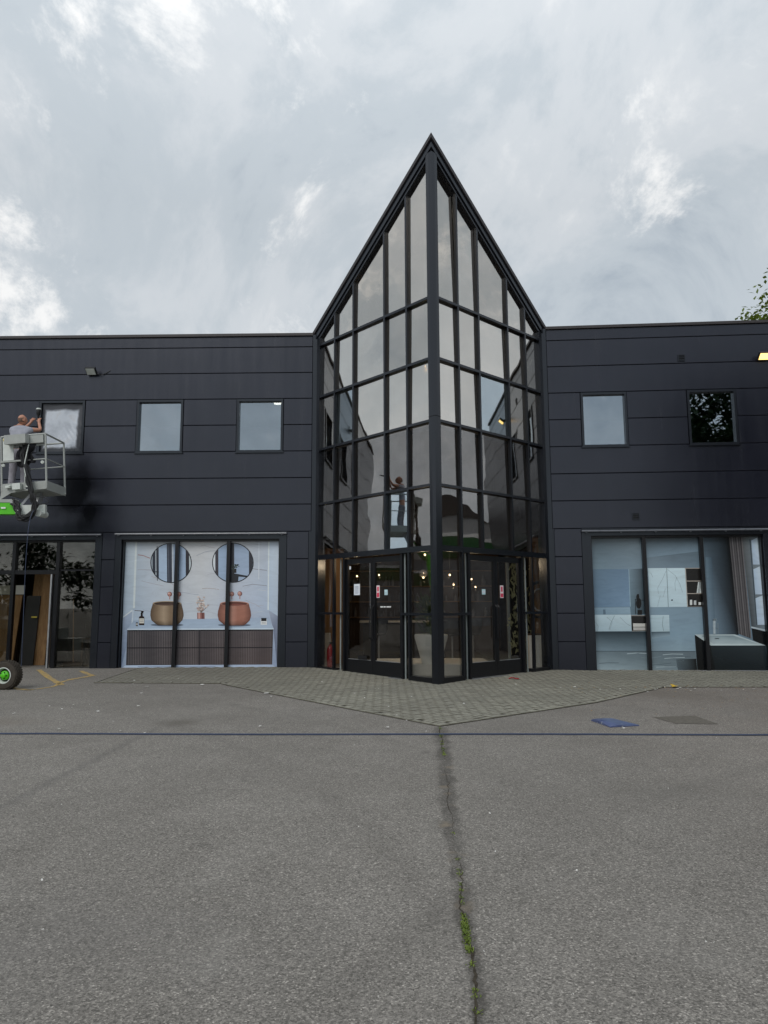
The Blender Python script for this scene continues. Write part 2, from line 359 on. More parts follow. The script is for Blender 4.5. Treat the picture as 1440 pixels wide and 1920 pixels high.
    h = t.math('ADD', t.math('MULTIPLY', f1, .6), t.math('ADD', t.math('MULTIPLY', vo.outputs['Distance'], .5), t.math('MULTIPLY', f2, .5)))
    return t.done(t.bsdf(c, .86, .25, 0.0, t.bump(h, .55, .007)))
M['asphalt'] = mat_asphalt()
xs = [-400, -60, -20, -8, -3, 0, 1.5, 2.5, 3.5, 4.2, 5, 8, 12, 20, 60, 400]
ys = [-400, -60, -10, 0, 5, 10, 13, 14, 14.25, 14.8, 15.4, 16, 16.6, 17.2, 18, 30, 80, 800]
g = MB()
g.v = [(x, y, gz(x, y)) for y in ys for x in xs]
nx = len(xs)
for j in range(len(ys) - 1):
    for i in range(nx - 1): g.f.append([j * nx + i, j * nx + i + 1, (j + 1) * nx + i + 1, (j + 1) * nx + i]); g.m.append(0)
ground = tag(g.build('asphalt_ground', M['asphalt']), kind='structure')

# ------------------------------------------------------------------ block paving (herringbone)
def mat_block():
    t = MT('concrete_block'); p = t.pos(); n = t.noise(p, 6.5, 4, .7); n2 = t.noise(p, 90, 3, .7); n3 = t.noise(p, .7, 3, .5)
    tn = t.n('ShaderNodeAttribute', attribute_name='tone')
    c = t.ramp(t.math('ADD', t.math('MULTIPLY', n, .82), t.math('MULTIPLY', tn.outputs['Fac'], .18)), [(.3, (.195, .190, .160)), (.5, (.262, .255, .213)), (.7, (.335, .325, .270))])
    c = t.mix(t.ramp(n3, [(.35, 0.0), (.7, .5)]), c, (.145, .138, .120))
    c = t.mix(1.0, c, t.ramp(n2, [(.3, .7), (.7, 1.3)]), 'MULTIPLY')
    sx_ = t.n('ShaderNodeSeparateXYZ'); t.l(p, sx_.inputs[0])
    drt = t.math('MULTIPLY', t.math('DIVIDE', t.math('SUBTRACT', -1.2, sx_.outputs[0]), 3.0, clamp=True), t.ramp(t.noise(p, 1.6, 4, .6), [(.3, .35), (.7, .85)]))
    c = t.mix(drt, c, (.165, .155, .138))                  # road dirt trodden over the left end
    return t.done(t.bsdf(c, .88, .2, 0.0, t.bump(n2, .4, .004)))
M['block'] = mat_block(); M['joint'] = plain('shaded_block_edge', (.135, .128, .102), .95, .1, 0, .25, 12); M['sand'] = plain('joint_sand', (.035, .032, .026), .95, .1, 0, .2, 20)  # block edges darker than the tops: joint shadow put into the colour
PV = [(.70, 9.39), (3.38, 11.57), (5.25, 13.62), (9.6, 13.55), (9.6, 16.75), (TR.x, TR.y + .2), (AP.x, AP.y + .25), (TL.x, TL.y + .2), (-5.9, 17.4), (-5.9, 14.68), (-3.3, 14.50), (-1.43, 12.10)]
def inside(x, y, poly):
    c = False; j = len(poly) - 1
    for i in range(len(poly)):
        (xi, yi), (xj, yj) = poly[i], poly[j]
        if (yi > y) != (yj > y) and x < (xj - xi) * (y - yi) / (yj - yi) + xi: c = not c
        j = i
    return c
m = MB(); b0 = 0
bm = bmesh.new()
bf = bm.faces.new([bm.verts.new((x, y, 0)) for x, y in PV]); bmesh.ops.triangulate(bm, faces=[bf])
for yc in (14.25, 14.8, 15.4, 16.0, 16.6, 13.0):
    bmesh.ops.bisect_plane(bm, geom=bm.verts[:] + bm.edges[:] + bm.faces[:], plane_co=(0, yc, 0), plane_no=(0, 1, 0))
for xc in (1.5, 3.2, 5.0):
    bmesh.ops.bisect_plane(bm, geom=bm.verts[:] + bm.edges[:] + bm.faces[:], plane_co=(xc, 0, 0), plane_no=(1, 0, 0))
for v in bm.verts: v.co.z = gz(v.co.x, v.co.y) + .004
bmesh.ops.recalc_face_normals(bm, faces=bm.faces)
me = bpy.data.meshes.new('paving'); bm.to_mesh(me); bm.free(); me.materials.append(M['sand'])
paving = bpy.data.objects.new('paving', me); C.objects.link(paving); tag(paving, kind='structure')
def block_geo(mb, cx, cy, ang, L_=.2, W_=.1, top=.011, zoff=0.0, flat=False, dz=0.0):
    ca, sa = math.cos(ang), math.sin(ang); gp = .0045; ch = .010; hl, hw = L_ / 2 - gp, W_ / 2 - gp; b = len(mb.v)
    for (ex, t_) in ((0, -.03), (0, top - .004), (ch, top)):
        for sx, sy in ((-1, -1), (1, -1), (1, 1), (-1, 1)):
            lx, ly = sx * (hl - ex), sy * (hw - ex); x, y = cx + lx * ca - ly * sa, cy + lx * sa + ly * ca
            mb.v.append((x, y, (0 if flat else gz(x, y)) + t_ + zoff + dz))
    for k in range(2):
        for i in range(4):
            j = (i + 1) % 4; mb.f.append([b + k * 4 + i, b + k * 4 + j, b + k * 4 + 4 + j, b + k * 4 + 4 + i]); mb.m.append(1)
    mb.f.append([b + 8, b + 9, b + 10, b + 11]); mb.m.append(0)
# herringbone lattice: cells of W=.1; blocks horizontal at (i,j) and vertical; rotated 45 deg
blocks = []
rot = R(45); ca, sa = math.cos(rot), math.sin(rot); W_ = .1
shr = PV
def near_edge(x, y):                      # distance to the open (front) boundary
    front = [(-5.9, 14.68), (-3.3, 14.50), (-1.43, 12.10), (.70, 9.39), (3.38, 11.57), (5.25, 13.62), (9.6, 13.55)]; best = 9
    for (ax, ay), (bx, by) in zip(front, front[1:]):
        dx, dy = bx - ax, by - ay; t_ = clamp(((x - ax) * dx + (y - ay) * dy) / (dx * dx + dy * dy)); best = min(best, math.hypot(x - ax - t_ * dx, y - ay - t_ * dy))
    return best
for j in range(-130, 131):
    for i in range(-130, 131):
        # 4-periodic herringbone: row j shifted by j; horizontal block occupies i,i+1; vertical block occupies column i, rows j-1 and j
        ph = (i - j) % 4
        if ph == 0: lx, ly, a = (i + 1) * W_, (j + .5) * W_, 0.0
        elif ph == 2: lx, ly, a = (i + .5) * W_, j * W_, R(90)
        else: continue
        x = .7 + lx * ca - ly * sa; y = 13.0 + lx * sa + ly * ca
        if inside(x, y, shr) and near_edge(x, y) > .10: blocks.append((x, y, rot + a))
edge_line = [(-5.9, 14.68), (-3.3, 14.50), (-1.43, 12.10), (.70, 9.39), (3.38, 11.57), (5.25, 13.62), (9.6, 13.55)]
edging = []
for (ax, ay), (bx, by) in zip(edge_line, edge_line[1:]):
    dx, dy = bx - ax, by - ay; L_ = math.hypot(dx, dy); n_ = int(L_ / .2); ux, uy = dx / L_, dy / L_
    for k in range(n_): edging.append((ax + ux * (k + .5) * L_ / n_ - uy * .055, ay + uy * (k + .5) * L_ / n_ + ux * .055, math.atan2(dy, dx)))
allb = [(y + abs(x - .7) * .15, x, y, a, 0.0) for x, y, a in blocks] + [(y + abs(x - .7) * .15, x, y, a, .004) for x, y, a in edging]
allb.sort()
rb = random.Random(3)
variants = []
def tone_attr(me, vals):
    at = me.attributes.new('tone', 'FLOAT', 'FACE'); at.data.foreach_set('value', vals)
for k in range(12):
    mb = MB(); block_geo(mb, 0, 0, 0, top=.010 + .0005 * k, flat=True)
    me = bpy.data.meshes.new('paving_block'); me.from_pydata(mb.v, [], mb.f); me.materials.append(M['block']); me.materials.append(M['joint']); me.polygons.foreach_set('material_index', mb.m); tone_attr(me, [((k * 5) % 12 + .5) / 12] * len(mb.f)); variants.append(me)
far = MB()
for q, (k, x, y, a, dz) in enumerate(allb):
    if q < 290:
        o = bpy.data.objects.new('paving_block', variants[rb.randrange(12)]); C.objects.link(o); o.parent = paving
        o.location = (x, y, gz(x, y) + dz); o.rotation_euler = (rb.uniform(-.006, .006), rb.uniform(-.006, .006), a + rb.uniform(-.012, .012))
    else: block_geo(far, x, y, a + rb.uniform(-.012, .012), top=.010 + rb.uniform(0, .005), dz=dz)
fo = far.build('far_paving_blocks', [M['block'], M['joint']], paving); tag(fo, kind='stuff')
tv = []
for _ in range(len(far.f) // 9): tv += [rb.random()] * 9
tone_attr(fo.data, tv)

# ------------------------------------------------------------------ the building
bld = empty('showroom_building', (0, 0, 0)); tag(bld, 'black panelled two-storey showroom with a pointed glass entrance tower', 'building')
def part_mat(o, mtx): o.matrix_local = mtx; return o
ML = frame_matrix((TL.x, TL.y, 0), LF - TL)           # local x = distance from the tower, y = outwards
MRm = frame_matrix((TR.x, TR.y, 0), TR - RF)          # local x = minus distance from the tower
GAP = .011
JZ = [.64, 1.30, 1.97, 2.63, 3.30, 3.97, 4.63, 5.30, 5.97, 6.64, 7.31, 7.98]
class Wing:
    def __init__(s, mtx, sg): s.mtx, s.sg = mtx, sg
    def p(s, o): o.matrix_local = s.mtx; return o
    def box(s, mb, u0, u1, d0, d1, z0, z1): mb.box(s.sg * u0, s.sg * u1, d0, d1, z0, z1); return mb
    def panel(s, parent, u0, u1, z0, z1, d=0.0):
        mb = MB(); mb.panel(s.sg * u0, s.sg * u1, d - .05, d, z0 + GAP * .5, z1 - GAP * .5); return mb.build('panel', M['clad'], parent)
def build_wing(W, wall_solid, rows, bandwins, pillars, U1, bars):
    sg = W.sg
    wall = MB()
    for (u0, u1, z0, z1) in wall_solid: W.box(wall, u0, u1, -.22, -.028, z0, z1)
    wl = W.p(wall.build('wing_wall', M['backing'], bld))
    for z0, z1 in rows: W.panel(wl, .10 + GAP, U1, z0, z1)
    # window band, two courses
    us = .10 + GAP
    for (a, b) in bandwins + [(U1 + .0, None)]:
        for z0, z1 in ((5.30, 5.97), (5.97, 6.64)):
            W.panel(wl, us, a - .01, z0, z1)
        us = (b or 0) + .01
    for (u0, u1, zt, j0, j1) in pillars:                # cladding of the ground-floor piers
        zb = -.1; mb = MB()
        zz = [zb] + [z for z in JZ if z < zt - .05] + [zt]
        for a, b in zip(zz, zz[1:]): W.panel(wl, j0, j1, a, b)
        if j0 - u0 > .03: o = MB(); W.box(o, u0, j0 - .004, -.05, .004, zb, zt); o.build('pier_trim', M['trim'], wl)
        if u1 - j1 > .03: o = MB(); W.box(o, j1 + .004, u1, -.05, .004, zb, zt); o.build('pier_trim', M['trim'], wl)
    o = MB(); W.box(o, -.04, .10, -.05, .035, -.1, 8.28); o.build('corner_trim', M['trim'], wl)
    o = MB(); W.box(o, .10, U1, -.30, .045, 8.262, 8.33); o.build('coping', M['coping'], wl)
    for (u0, u1, z, mm) in bars:
        o = MB(); o.tube([(sg * u0, .075, z), (sg * u1, .075, z)], .024, 8)
        for k in range(int((u1 - u0) / .8) + 1): W.box(o, u0 + .1 + k * .8, u0 + .13 + k * .8, -.01, .075, z - .04, z + .012)
        o.build('awning_rail', M['rail'], wl)
    return wl
LW = Wing(ML, 1); RW = Wing(MRm, -1)
UL, UR = 14.0, 9.0
Lwins = [(.833, 1.99), (3.341, 4.502), (5.82, 6.971)]; Rwins = [(.889, 1.984), (3.414, 4.558)]
FULL = [(3.30, 3.97), (3.97, 4.63), (4.63, 5.30), (6.64, 7.31), (7.31, 7.98), (7.98, 8.262)]
def solids(U, wins, openings):
    s = [(0, U, 6.62, 8.25), (0, U, 3.12, 5.31)]; a = 0
    for u0, u1 in wins + [(U, None)]:
        s.append((a, u0 + .012, 5.31, 6.62)); a = (u1 or 0) - .012
    a = 0
    for u0, u1 in openings + [(U, None)]:
        s.append((a, u0 - .02 if u1 else u0, -.1, 3.12)); a = (u1 or 0) + .02
    return [q for q in s if q[1] - q[0] > .01]
wallL = build_wing(LW, solids(UL, Lwins, [(.88, 4.75), (5.39, 9.6)]), FULL, Lwins, [(.10, .88, 3.30, .17, .70), (4.75, 5.39, 3.30, 4.90, 5.22), (9.6, 14.0, 3.30, 9.7, 13.9)], UL, [(.70, 4.89, 3.245, 0), (5.23, 9.9, 3.235, 0)])
wallR = build_wing(RW, solids(UR, Rwins, [(1.0, 4.95)]), FULL, Rwins, [(.10, 1.0, 3.30, .14, .78), (4.95, 9.0, 3.30, 5.1, 8.9)], UR, [(.777, 6.0, 3.225, 0)])
# ceilings over the openings
for W, a, b in ((LW, .88, 4.75), (LW, 5.39, 9.6), (RW, 1.0, 4.95)):
    o = MB(); W.box(o, a - .02, b + .02, -.21, .006, 3.12, 3.17); W.box(o, a - .02, b + .02, -.03, .008, 3.17, 3.296)
    o.build('lintel', M['trim'], wallL if W is LW else wallR)

# upper windows ------------------------------------------------------
def upper_window(W, u0, u1, glass, name='window'):
    z0, z1 = 5.272, 6.628
    f = MB(); t_ = .055
    W.box(f, u0, u1, -.14, .02, z1 - t_, z1); W.box(f, u0, u1, -.14, .02, z0, z0 + t_); W.box(f, u0, u0 + t_, -.14, .0195, z0 + t_, z1 - t_); W.box(f, u1 - t_, u1, -.14, .0195, z0 + t_, z1 - t_)
    W.box(f, u0 - .025, u1 + .025, -.02, .045, z0 - .02, z0 + .012)
    wo = W.p(f.build(name, M['trim'], bld))
    p_ = MB(); W.box(p_, u0 + t_ - .004, u1 - t_ + .004, -.075, -.065, z0 + t_ - .004, z1 - t_ + .004); p_.build('pane', glass, wo)
    return wo
wL3, wL2, wL1 = [upper_window(LW, a, b, M['g_win']) for a, b in Lwins]
wR = [upper_window(RW, a, b, M['g_win']) for a, b in Rwins]
# masking film taped over the window being sprayed
def mat_film():
    t = MT('masking_film'); p = t.obj()
    s = t.n('ShaderNodeSeparateXYZ'); t.l(p, s.inputs[0])
    dx = t.math('DIVIDE', t.math('ABSOLUTE', t.math('SUBTRACT', s.outputs[0], 6.42)), .46); dz = t.math('DIVIDE', t.math('ABSOLUTE', t.math('SUBTRACT', s.outputs[2], 5.92)), .54)
    e = t.math('ADD', t.math('MAXIMUM', dx, dz), t.math('MULTIPLY', t.math('SUBTRACT', t.noise(p, 4.5, 4, .6), .5), .22))
    over = t.math('DIVIDE', t.math('SUBTRACT', e, .84), .12, clamp=True)          # sprayed rim
    n = t.noise(p, 2.6, 5, .6, .5)
    c = t.ramp(n, [(.3, (.36, .39, .44)), (.55, (.54, .58, .64)), (.75, (.46, .46, .47))])
    c = t.mix(t.math('POWER', over, .7), c, (.040, .043, .052))
    return t.done(t.bsdf(c, .28, .5))
fm = MB(); nu, nz = 26, 32; rf = random.Random(5)
u0, u1, z0, z1 = 5.895, 6.905, 5.34, 6.56
for j in range(nz + 1):
    for i in range(nu + 1):
        u = u0 + (u1 - u0) * i / nu; z = z0 + (z1 - z0) * j / nz
        cr = abs(math.sin((u - z * .45) * 26 + math.sin(z * 7))) ** 2 * .035 * clamp((6.35 - z) * 1.3) * clamp((6.5 - u) * 3)
        fm.v.append((u, -.045 + cr + .008 * math.sin(u * 9 + z * 5), z))
for j in range(nz):
    for i in range(nu): fm.f.append([j * (nu + 1) + i, j * (nu + 1) + i + 1, (j + 1) * (nu + 1) + i + 1, (j + 1) * (nu + 1) + i]); fm.m.append(0)
film = fm.build('masking_film', mat_film(), None, True); film.matrix_world = ML; tag(film, 'crumpled clear plastic sheet masking the window beside the painter', 'plastic sheet')

# ------------------------------------------------------------------ glass tower
H0, H1 = 8.42, 11.57
LROWS = [1.32, 2.65, 3.95, 5.30, 6.64, 7.98]
def tower_face(P0, P1, sflip):
    """local x runs so that +y is outwards; s = fraction of the way from the apex"""
    L_ = (P1 - P0).length
    mtx = frame_matrix((P0.x, P0.y, 0), P1 - P0) if not sflip else frame_matrix((P0.x, P0.y, 0), P0 - P1)
    sx = (lambda s: s * L_) if not sflip else (lambda s: -s * L_)
    zt = lambda s: H0 + (H1 - H0) * (1 - s)
    ss = [.035, .200, .378, .648, .822, .985]
    FD = .02                                             # front of the frame
    fr = MB()
    sill = -.12
    # sill, sloped head rail, jamb
    zx = lambda x: zt(abs(x) / L_ if (x > 0) != sflip else -abs(x) / L_)
    sg_ = -1 if sflip else 1
    def slope_bar(mb, d0, d1, o0, o1, s1=1.0):          # mitred at the apex
        b = sx(s1); a0, a1 = -d0 * sg_, -d1 * sg_
        mb.quadbox([(a0, d0, zx(a0) - o0), (b, d0, zt(s1) - o0), (b, d1, zt(s1) - o0), (a1, d1, zx(a1) - o0), (a0, d0, zx(a0) - o1), (b, d0, zt(s1) - o1), (b, d1, zt(s1) - o1), (a1, d1, zx(a1) - o1)])
    slope_bar(fr, -.20, FD, .36, .262)
    fr.box(sx(.965), sx(1.0), -.20, FD + .004, sill, H0 - .1)
    cw = fr.build('curtain_wall', M['mullion'], bld); cw.matrix_local = mtx
    for s_ in ss[1:-1]:
        lo = 2.65 if s_ in (.378, .648) else sill
        mw = .025
        o = MB(); o.box(sx(s_) - mw, sx(s_) + mw, -.055, FD - .006, lo, zt(s_) - .30); o.m = [1, 1, 1, 1, 0, 1]; o.build('mullion', [M['mullion'], M['frame']], cw)  # sides in black, front lighter: their dark reflections put into the colour
    for z in LROWS:
        segs = [(.0, 1.0)] if z > 1.5 else [(.0, .262), (.738, 1.0)]
        th = .058 if z == 2.65 else .027
        for a, b in segs:
            b2 = b
            if z == 7.98: b2 = min(b, 1 - (z + .25 - H0) / (H1 - H0)) if z + .25 > H0 else b
            o = MB(); o.box(sx(a), sx(b2 if b2 < .99 else .97), -.052, FD - .002, z - th, z + th); o.m = [1, 0, 1, 1, 0, 1]; o.build('transom', [M['mullion'], M['frame']], cw)  # black underside, lighter top and front: shade painted in by material
    # bottom rail
    for a, b in ((.0, .2), (.8, 1.0)):
        o = MB(); o.box(sx(a), sx(b), -.15, FD - .01, -.12, .07); o.build('bottom_rail', M['frame'], cw)
    # glass panes
    zz = [.06] + LROWS + [99]
    for k, (za, zb) in enumerate(zip(zz, zz[1:])):
        for i, (a, b) in enumerate(zip(ss, ss[1:])):
            if za < 2.6 and 0 < i < 4: continue
            poly = [(a, za), (b, za)]
            ta, tb = min(zb, zt(a) - .30), min(zb, zt(b) - .30)
            if tb <= za:
                sb = 1 - (za + .30 - H0) / (H1 - H0); poly = [(a, za), (sb, za), (a, ta)]
            elif zb < 90 and ta > tb + 1e-6 and ta >= zb - 1e-6:
                sk = 1 - (zb + .30 - H0) / (H1 - H0); poly += [(b, tb), (sk, zb), (a, zb)]
            else: poly += [(b, tb), (a, ta)]
            if sflip: poly = poly[::-1]
            tl_ = random.uniform(-.016, .0); tx_ = random.uniform(-.010, .0)
            o = MB(); o.prism(poly, lambda q: (sx(q[0]), -.045 + tl_ * (q[1] - za) + tx_ * (q[0] - a) * L_, q[1]), lambda q: (sx(q[0]), -.053 + tl_ * (q[1] - za) + tx_ * (q[0] - a) * L_, q[1]))
            gm = M['g_door'] if za < 2.6 else (M['g_low'] if za < 5.2 else M['g_up'])
            if (sflip and i == 2 and abs(za - 5.30) < .01): gm = M['g_blue']
            if (not sflip and i in (3, 4) and abs(za - 5.30) < .01) : gm = M['g_blue'] if i == 3 else M['g_up']
            if (not sflip and i == 1 and abs(za - 2.65) < .01): gm = M['g_blue']
            bm_ = bmesh.new(); po = o.build('pane', gm, cw); bm_.from_mesh(po.data); bmesh.ops.recalc_face_normals(bm_, faces=bm_.faces); bm_.to_mesh(po.data); bm_.free()
    # doors between s=.2 and .8
    for (a, b) in ((.207, .262), (.738, .793)):          # narrow fixed side lights
        mid_ = (a + b) / 2
        o = MB(); o.box(sx(a), sx(b), -.135, -.125, .05, 2.58); o.build('side_light', M['g_door'], cw)
        o = MB(); e_ = b - .012 if a < .5 else b - .010
        o.tube([(sx(e_), -.09, -.05), (sx(e_), -.09, 2.58)], .018, 8); o.build('edge_tube', M['tube'], cw)
        o = MB(); xx = sx(b) if a < .5 else sx(a)
        o.box(xx - .03, xx + .03, -.17, -.02, -.1, 2.60); o.build('door_post', M['frame'], cw)
    for (a, b, hs) in ((.262, .499, 1), (.501, .738, -1)):
        x0, x1 = sorted((sx(a), sx(b))); x0 += .032 if abs(x0 - sx(.262)) < .01 or abs(x0 - sx(.738)) < .01 else .0; x1 -= .032 if abs(x1 - sx(.262)) < .01 or abs(x1 - sx(.738)) < .01 else 0
        st = .065; d = MB()
        d.box(x0, x0 + st, -.13, -.07, .0, 2.56); d.box(x1 - st, x1, -.13, -.07, .0, 2.56); d.box(x0 + st, x1 - st, -.128, -.072, .0, .30); d.box(x0 + st, x1 - st, -.128, -.072, 2.44, 2.56)
        do = d.build('door', M['frame'], bld); do.matrix_local = mtx
        o = MB(); o.box(x0 + st - .003, x1 - st + .003, -.105, -.095, .297, 2.443); o.build('pane', M['g_door'], do)
        xh = x1 - st / 2 if abs(x1 - sx(.5)) < .1 else x0 + st / 2
        o = MB(); o.tube([(xh, -.065, .75), (xh, -.01, .80), (xh, -.01, 1.45), (xh, -.065, 1.50)], .012, 8); o.build('handle', M['black'] if not sflip else M['frame'], do)
        if not sflip and a > .4:
            o = MB(); o.box(x0 + st + .12, x0 + st + .42, -.071, -.062, .31, .40); o.build('letter_plate', M['black'], do)
        o = MB(); o.box(x0 + st, x1 - st, -.094, -.088, .297, .312); o.build('glazing_bead', M['alu'], do)
    th = MB(); th.box(sx(.262), sx(.738), -.20, .05, -.12, -.008); th.build('threshold', M['alu'], cw)
    # fascia and verge along the slope
    fa = MB(); slope_bar(fa, -.20, .05, .262, .10, 1.045); f_ = fa.build('fascia', M['trim'], bld); f_.matrix_local = mtx
    vg = MB(); slope_bar(vg, -.20, .085, .10, .0, 1.045); v_ = vg.build('verge', M['coping'], f_)
    return cw, mtx, sx
cwL, mtL, sxL = tower_face(AP, TL, False)
cwR, mtR, sxR = tower_face(AP, TR, True)
# corner post
cp = MB(); dl = (TL - AP).normalized(); dr = (TR - AP).normalized()
nl = Vector((-dl.y, dl.x, 0)); nl = nl if nl.y < 0 else -nl; nr = Vector((-dr.y, dr.x, 0)); nr = nr if nr.y < 0 else -nr
q = [AP + dl * .13 + nl * .045, AP + dl * .045 + nl * .05, AP + (nl + nr) * .045, AP + dr * .045 + nr * .05, AP + dr * .13 + nr * .045, AP + dr * .13 - nr * .2, AP + dl * .13 - nl * .2]
cp.prism([(v.x, v.y) for v in q], lambda v: (v[0], v[1], -.14), lambda v: (v[0], v[1], H1 - .33)); post = cp.build('corner_post', M['mullion'], bld)
cj = MB(); q2 = [AP + (p_ - AP) * 1.02 for p_ in q]; cj.prism([(v.x, v.y) for v in q2], lambda v: (v[0], v[1], 5.36), lambda v: (v[0], v[1], 5.375)); cj.build('post_joint', M['backing'], post)
# roof over the tower and the wings
rd = Vector((.025, 1, 0)).normalized(); rm = MB()
BK = 28
apx = AP + Vector((0, -.05, H1 - .005)); bk = AP + rd * (BK - AP.y) + Vector((0, 0, H1 - .005))
for P_ in (TL, TR):
    e_ = P_ + (P_ - AP) * .04 + Vector((0, 0, H0 - .13)); eb = Vector((e_.x + rd.x * 10, BK, e_.z)); dn = Vector((0, 0, -.12))
    o4 = [apx, e_, eb, bk]
    rm.quadbox([p_ + dn for p_ in o4] + o4)
roofo = rm.build('roof', M['roof'], bld)
fl = MB(); fl.box(-16, TL.x - .25, 17.7, BK, 8.02, 8.16); fl.box(TR.x + .25, 13.5, 17.3, BK, 8.02, 8.16); fl.build('flat_roof', M['roof'], bld)
bw = MB(); bw.box(-16, 13.5, BK - .2, BK, -.1, 11.0); bw.box(-16, -15.8, 17.5, BK, -.1, 8.1); bw.box(13.2, 13.5, 16.4, BK, -.1, 8.1); bw.build('back_wall', M['dark'], bld)

# interior shell ------------------------------------------------------
def prism_xy(mb, pts, z0, z1): mb.prism(pts, lambda v: (v[0], v[1], z0), lambda v: (v[0], v[1], z1))
fi = MB(); prism_xy(fi, [(AP.x, AP.y + .30), (TR.x - .1, TR.y + .05), (3.9, 27.7), (-1.75, 27.7), (TL.x + .1, TL.y + .05)], -.06, .012); fi.build('interior_floor', M['floor'], bld)
fi = MB(); fi.box(-15.7, -1.8, 17.45, 27.7, -.08, .03); fi.build('interior_floor', M['concrete'], bld)
ce = MB(); ce.box(-15.7, 13.1, 17.8, 27.7, 3.35, 3.6); ce.build('ceiling', M['dark'], bld)
tsl = [(AP.x, AP.y + .32), (TR.x - .22, TR.y - .02), (TR.x - .2, 17.8), (TL.x + .2, 17.8), (TL.x + .22, TL.y - .02)]
ce = MB(); prism_xy(ce, tsl, 5.18, 5.27); ce.build('mezzanine_floor', M['dark'], bld)
pt = MB(); pt.box(TL.x + .2, TR.x - .2, 17.81, 17.95, 5.28, 8.3); pt.face([(TL.x + .25, 17.88, 8.3), (TR.x - .25, 17.88, 8.3), (1.06, 17.88, 11.3)]); pt.build('partition', M['cream'], bld)
pt = MB(); pt.box(TL.x + .2, TR.x - .2, 17.81, 17.95, 3.3, 5.18); pt.build('bulkhead', M['dark'], bld)
for (xa, xb, yw, ww) in ((-15.7, -1.9, 21.5, 'L'), (4.1, 13.1, 21.0, 'R')):   # upper-floor rooms behind the wing windows
    rmx = MB(); rmx.box(xa, xb, yw, yw + .12, 4.3, 7.6); rmx.box(xa, xb, 17.75, yw, 4.2, 4.3); rmx.box(xa, xb, 17.75, yw, 7.0, 7.1); rmx.build('upper_room', M['cream'] if ww == 'L' else M['dark'], bld)
pr = MB(); pr.box(-2.0, -1.8, 17.45, 27.7, -.08, 8.0); pr.box(4.0, 4.15, 17.2, 27.7, -.08, 8.0); pr.build('inner_wall', M['dark'], bld)
pr = MB(); pr.box(-15.7, -1.85, 23.0, 23.15, .0, 3.35); pr.build('stockroom_wall', M['dark'], bld)

# ------------------------------------------------------------------ shop windows with printed posters
class Poster:
    STEP = .0014
    def __init__(s, uL, uR, z0, z1, c, d0, sg): s.uL, s.uR, s.z0, s.z1, s.c, s.d0, s.sg = uL, uR, z0, z1, c, d0, sg; s.v = []; s.f = []; s.col = []
    def uv(s, x, y):
        (tlx, tly), (trx, try_), (brx, bry), (blx, bly) = s.c; a, b = .5, .5
        for _ in range(8):
            xl, xr = tlx + (blx - tlx) * b, trx + (brx - trx) * b; a = (x - xl) / (xr - xl)
            yt, yb = tly + (try_ - tly) * a, bly + (bry - bly) * a; b = (y - yt) / (yb - yt)
        return clamp(a), clamp(b)
    def pt(s, x, y, l):
        a, b = s.uv(x, y); return (s.sg * (s.uL + (s.uR - s.uL) * a), s.d0 + l * s.STEP, s.z1 + (s.z0 - s.z1) * b)
    def poly(s, l, pts, col):
        b = len(s.v); s.v += [s.pt(x, y, l) for x, y in pts]; s.f.append(list(range(b, b + len(pts))))
        s.col.append([col] * len(pts) if isinstance(col[0], (int, float)) else list(col))
    def rect(s, l, x0, y0, x1, y1, col): s.poly(l, [(x0, y0), (x1, y0), (x1, y1), (x0, y1)], col)
    def ell(s, l, cx, cy, rx, ry, col, n=40): s.poly(l, [(cx + rx * math.cos(6.2832 * k / n), cy + ry * math.sin(6.2832 * k / n)) for k in range(n)], col)
    def line(s, l, pts, wd, col):
        for (x0, y0), (x1, y1) in zip(pts, pts[1:]):
            L_ = math.hypot(x1 - x0, y1 - y0) or 1; nx_, ny_ = -(y1 - y0) / L_ * wd / 2, (x1 - x0) / L_ * wd / 2
            s.poly(l, [(x0 - nx_, y0 - ny_), (x1 - nx_, y1 - ny_), (x1 + nx_, y1 + ny_), (x0 + nx_, y0 + ny_)], col)
    def stripe(s, l, cx, cy, r, x0, x1, col):           # slice of a disc
        x0, x1 = max(x0, cx - r), min(x1, cx + r); n = 8; top = []; bot = []
        for k in range(n + 1):
            x = x0 + (x1 - x0) * k / n; h = math.sqrt(max(0, r * r - (x - cx) ** 2)); top.append((x, cy - h)); bot.append((x, cy + h))
        s.poly(l, top + bot[::-1], col)
    def band(s, l, rows):                               # rows of (left,right,y,[cols]) -> smooth vertical body
        for (a0, b0, y0, c0), (a1, b1, y1, c1) in zip(rows, rows[1:]):
            n = len(c0) - 1
            for k in range(n):
                f0, f1 = k / n, (k + 1) / n
                s.poly(l, [(a0 + (b0 - a0) * f0, y0), (a0 + (b0 - a0) * f1, y0), (a1 + (b1 - a1) * f1, y1), (a1 + (b1 - a1) * f0, y1)], [c0[k], c0[k + 1], c1[k + 1], c1[k]])
    def build(s, name, mat, k_=1.02, ct=1.0):
        me = bpy.data.meshes.new(name); me.from_pydata(s.v, [], s.f); me.materials.append(mat)
        at = me.color_attributes.new('print', 'FLOAT_COLOR', 'CORNER'); k = 0
        for f, cs in zip(s.f, s.col):
            for c in cs:
                g_ = .3 * c[0] + .59 * c[1] + .11 * c[2]; c = [g_ + (v - g_) * (.78 if ct == 1 else .66) for v in c]; c = [clamp(ct * (v - 132) + 132 - (ct - 1) * 40, 4, 250) for v in c]; at.data[k].color = (*[min(.85, v * k_) for v in lin(c)], 1); k += 1
        bm_ = bmesh.new(); bm_.from_mesh(me)
        bm_.normal_update()
        for f in bm_.faces:
            if f.normal.y < 0: f.normal_flip()
        bm_.to_mesh(me); bm_.free()
        o = bpy.data.objects.new(name, me); C.objects.link(o); return o
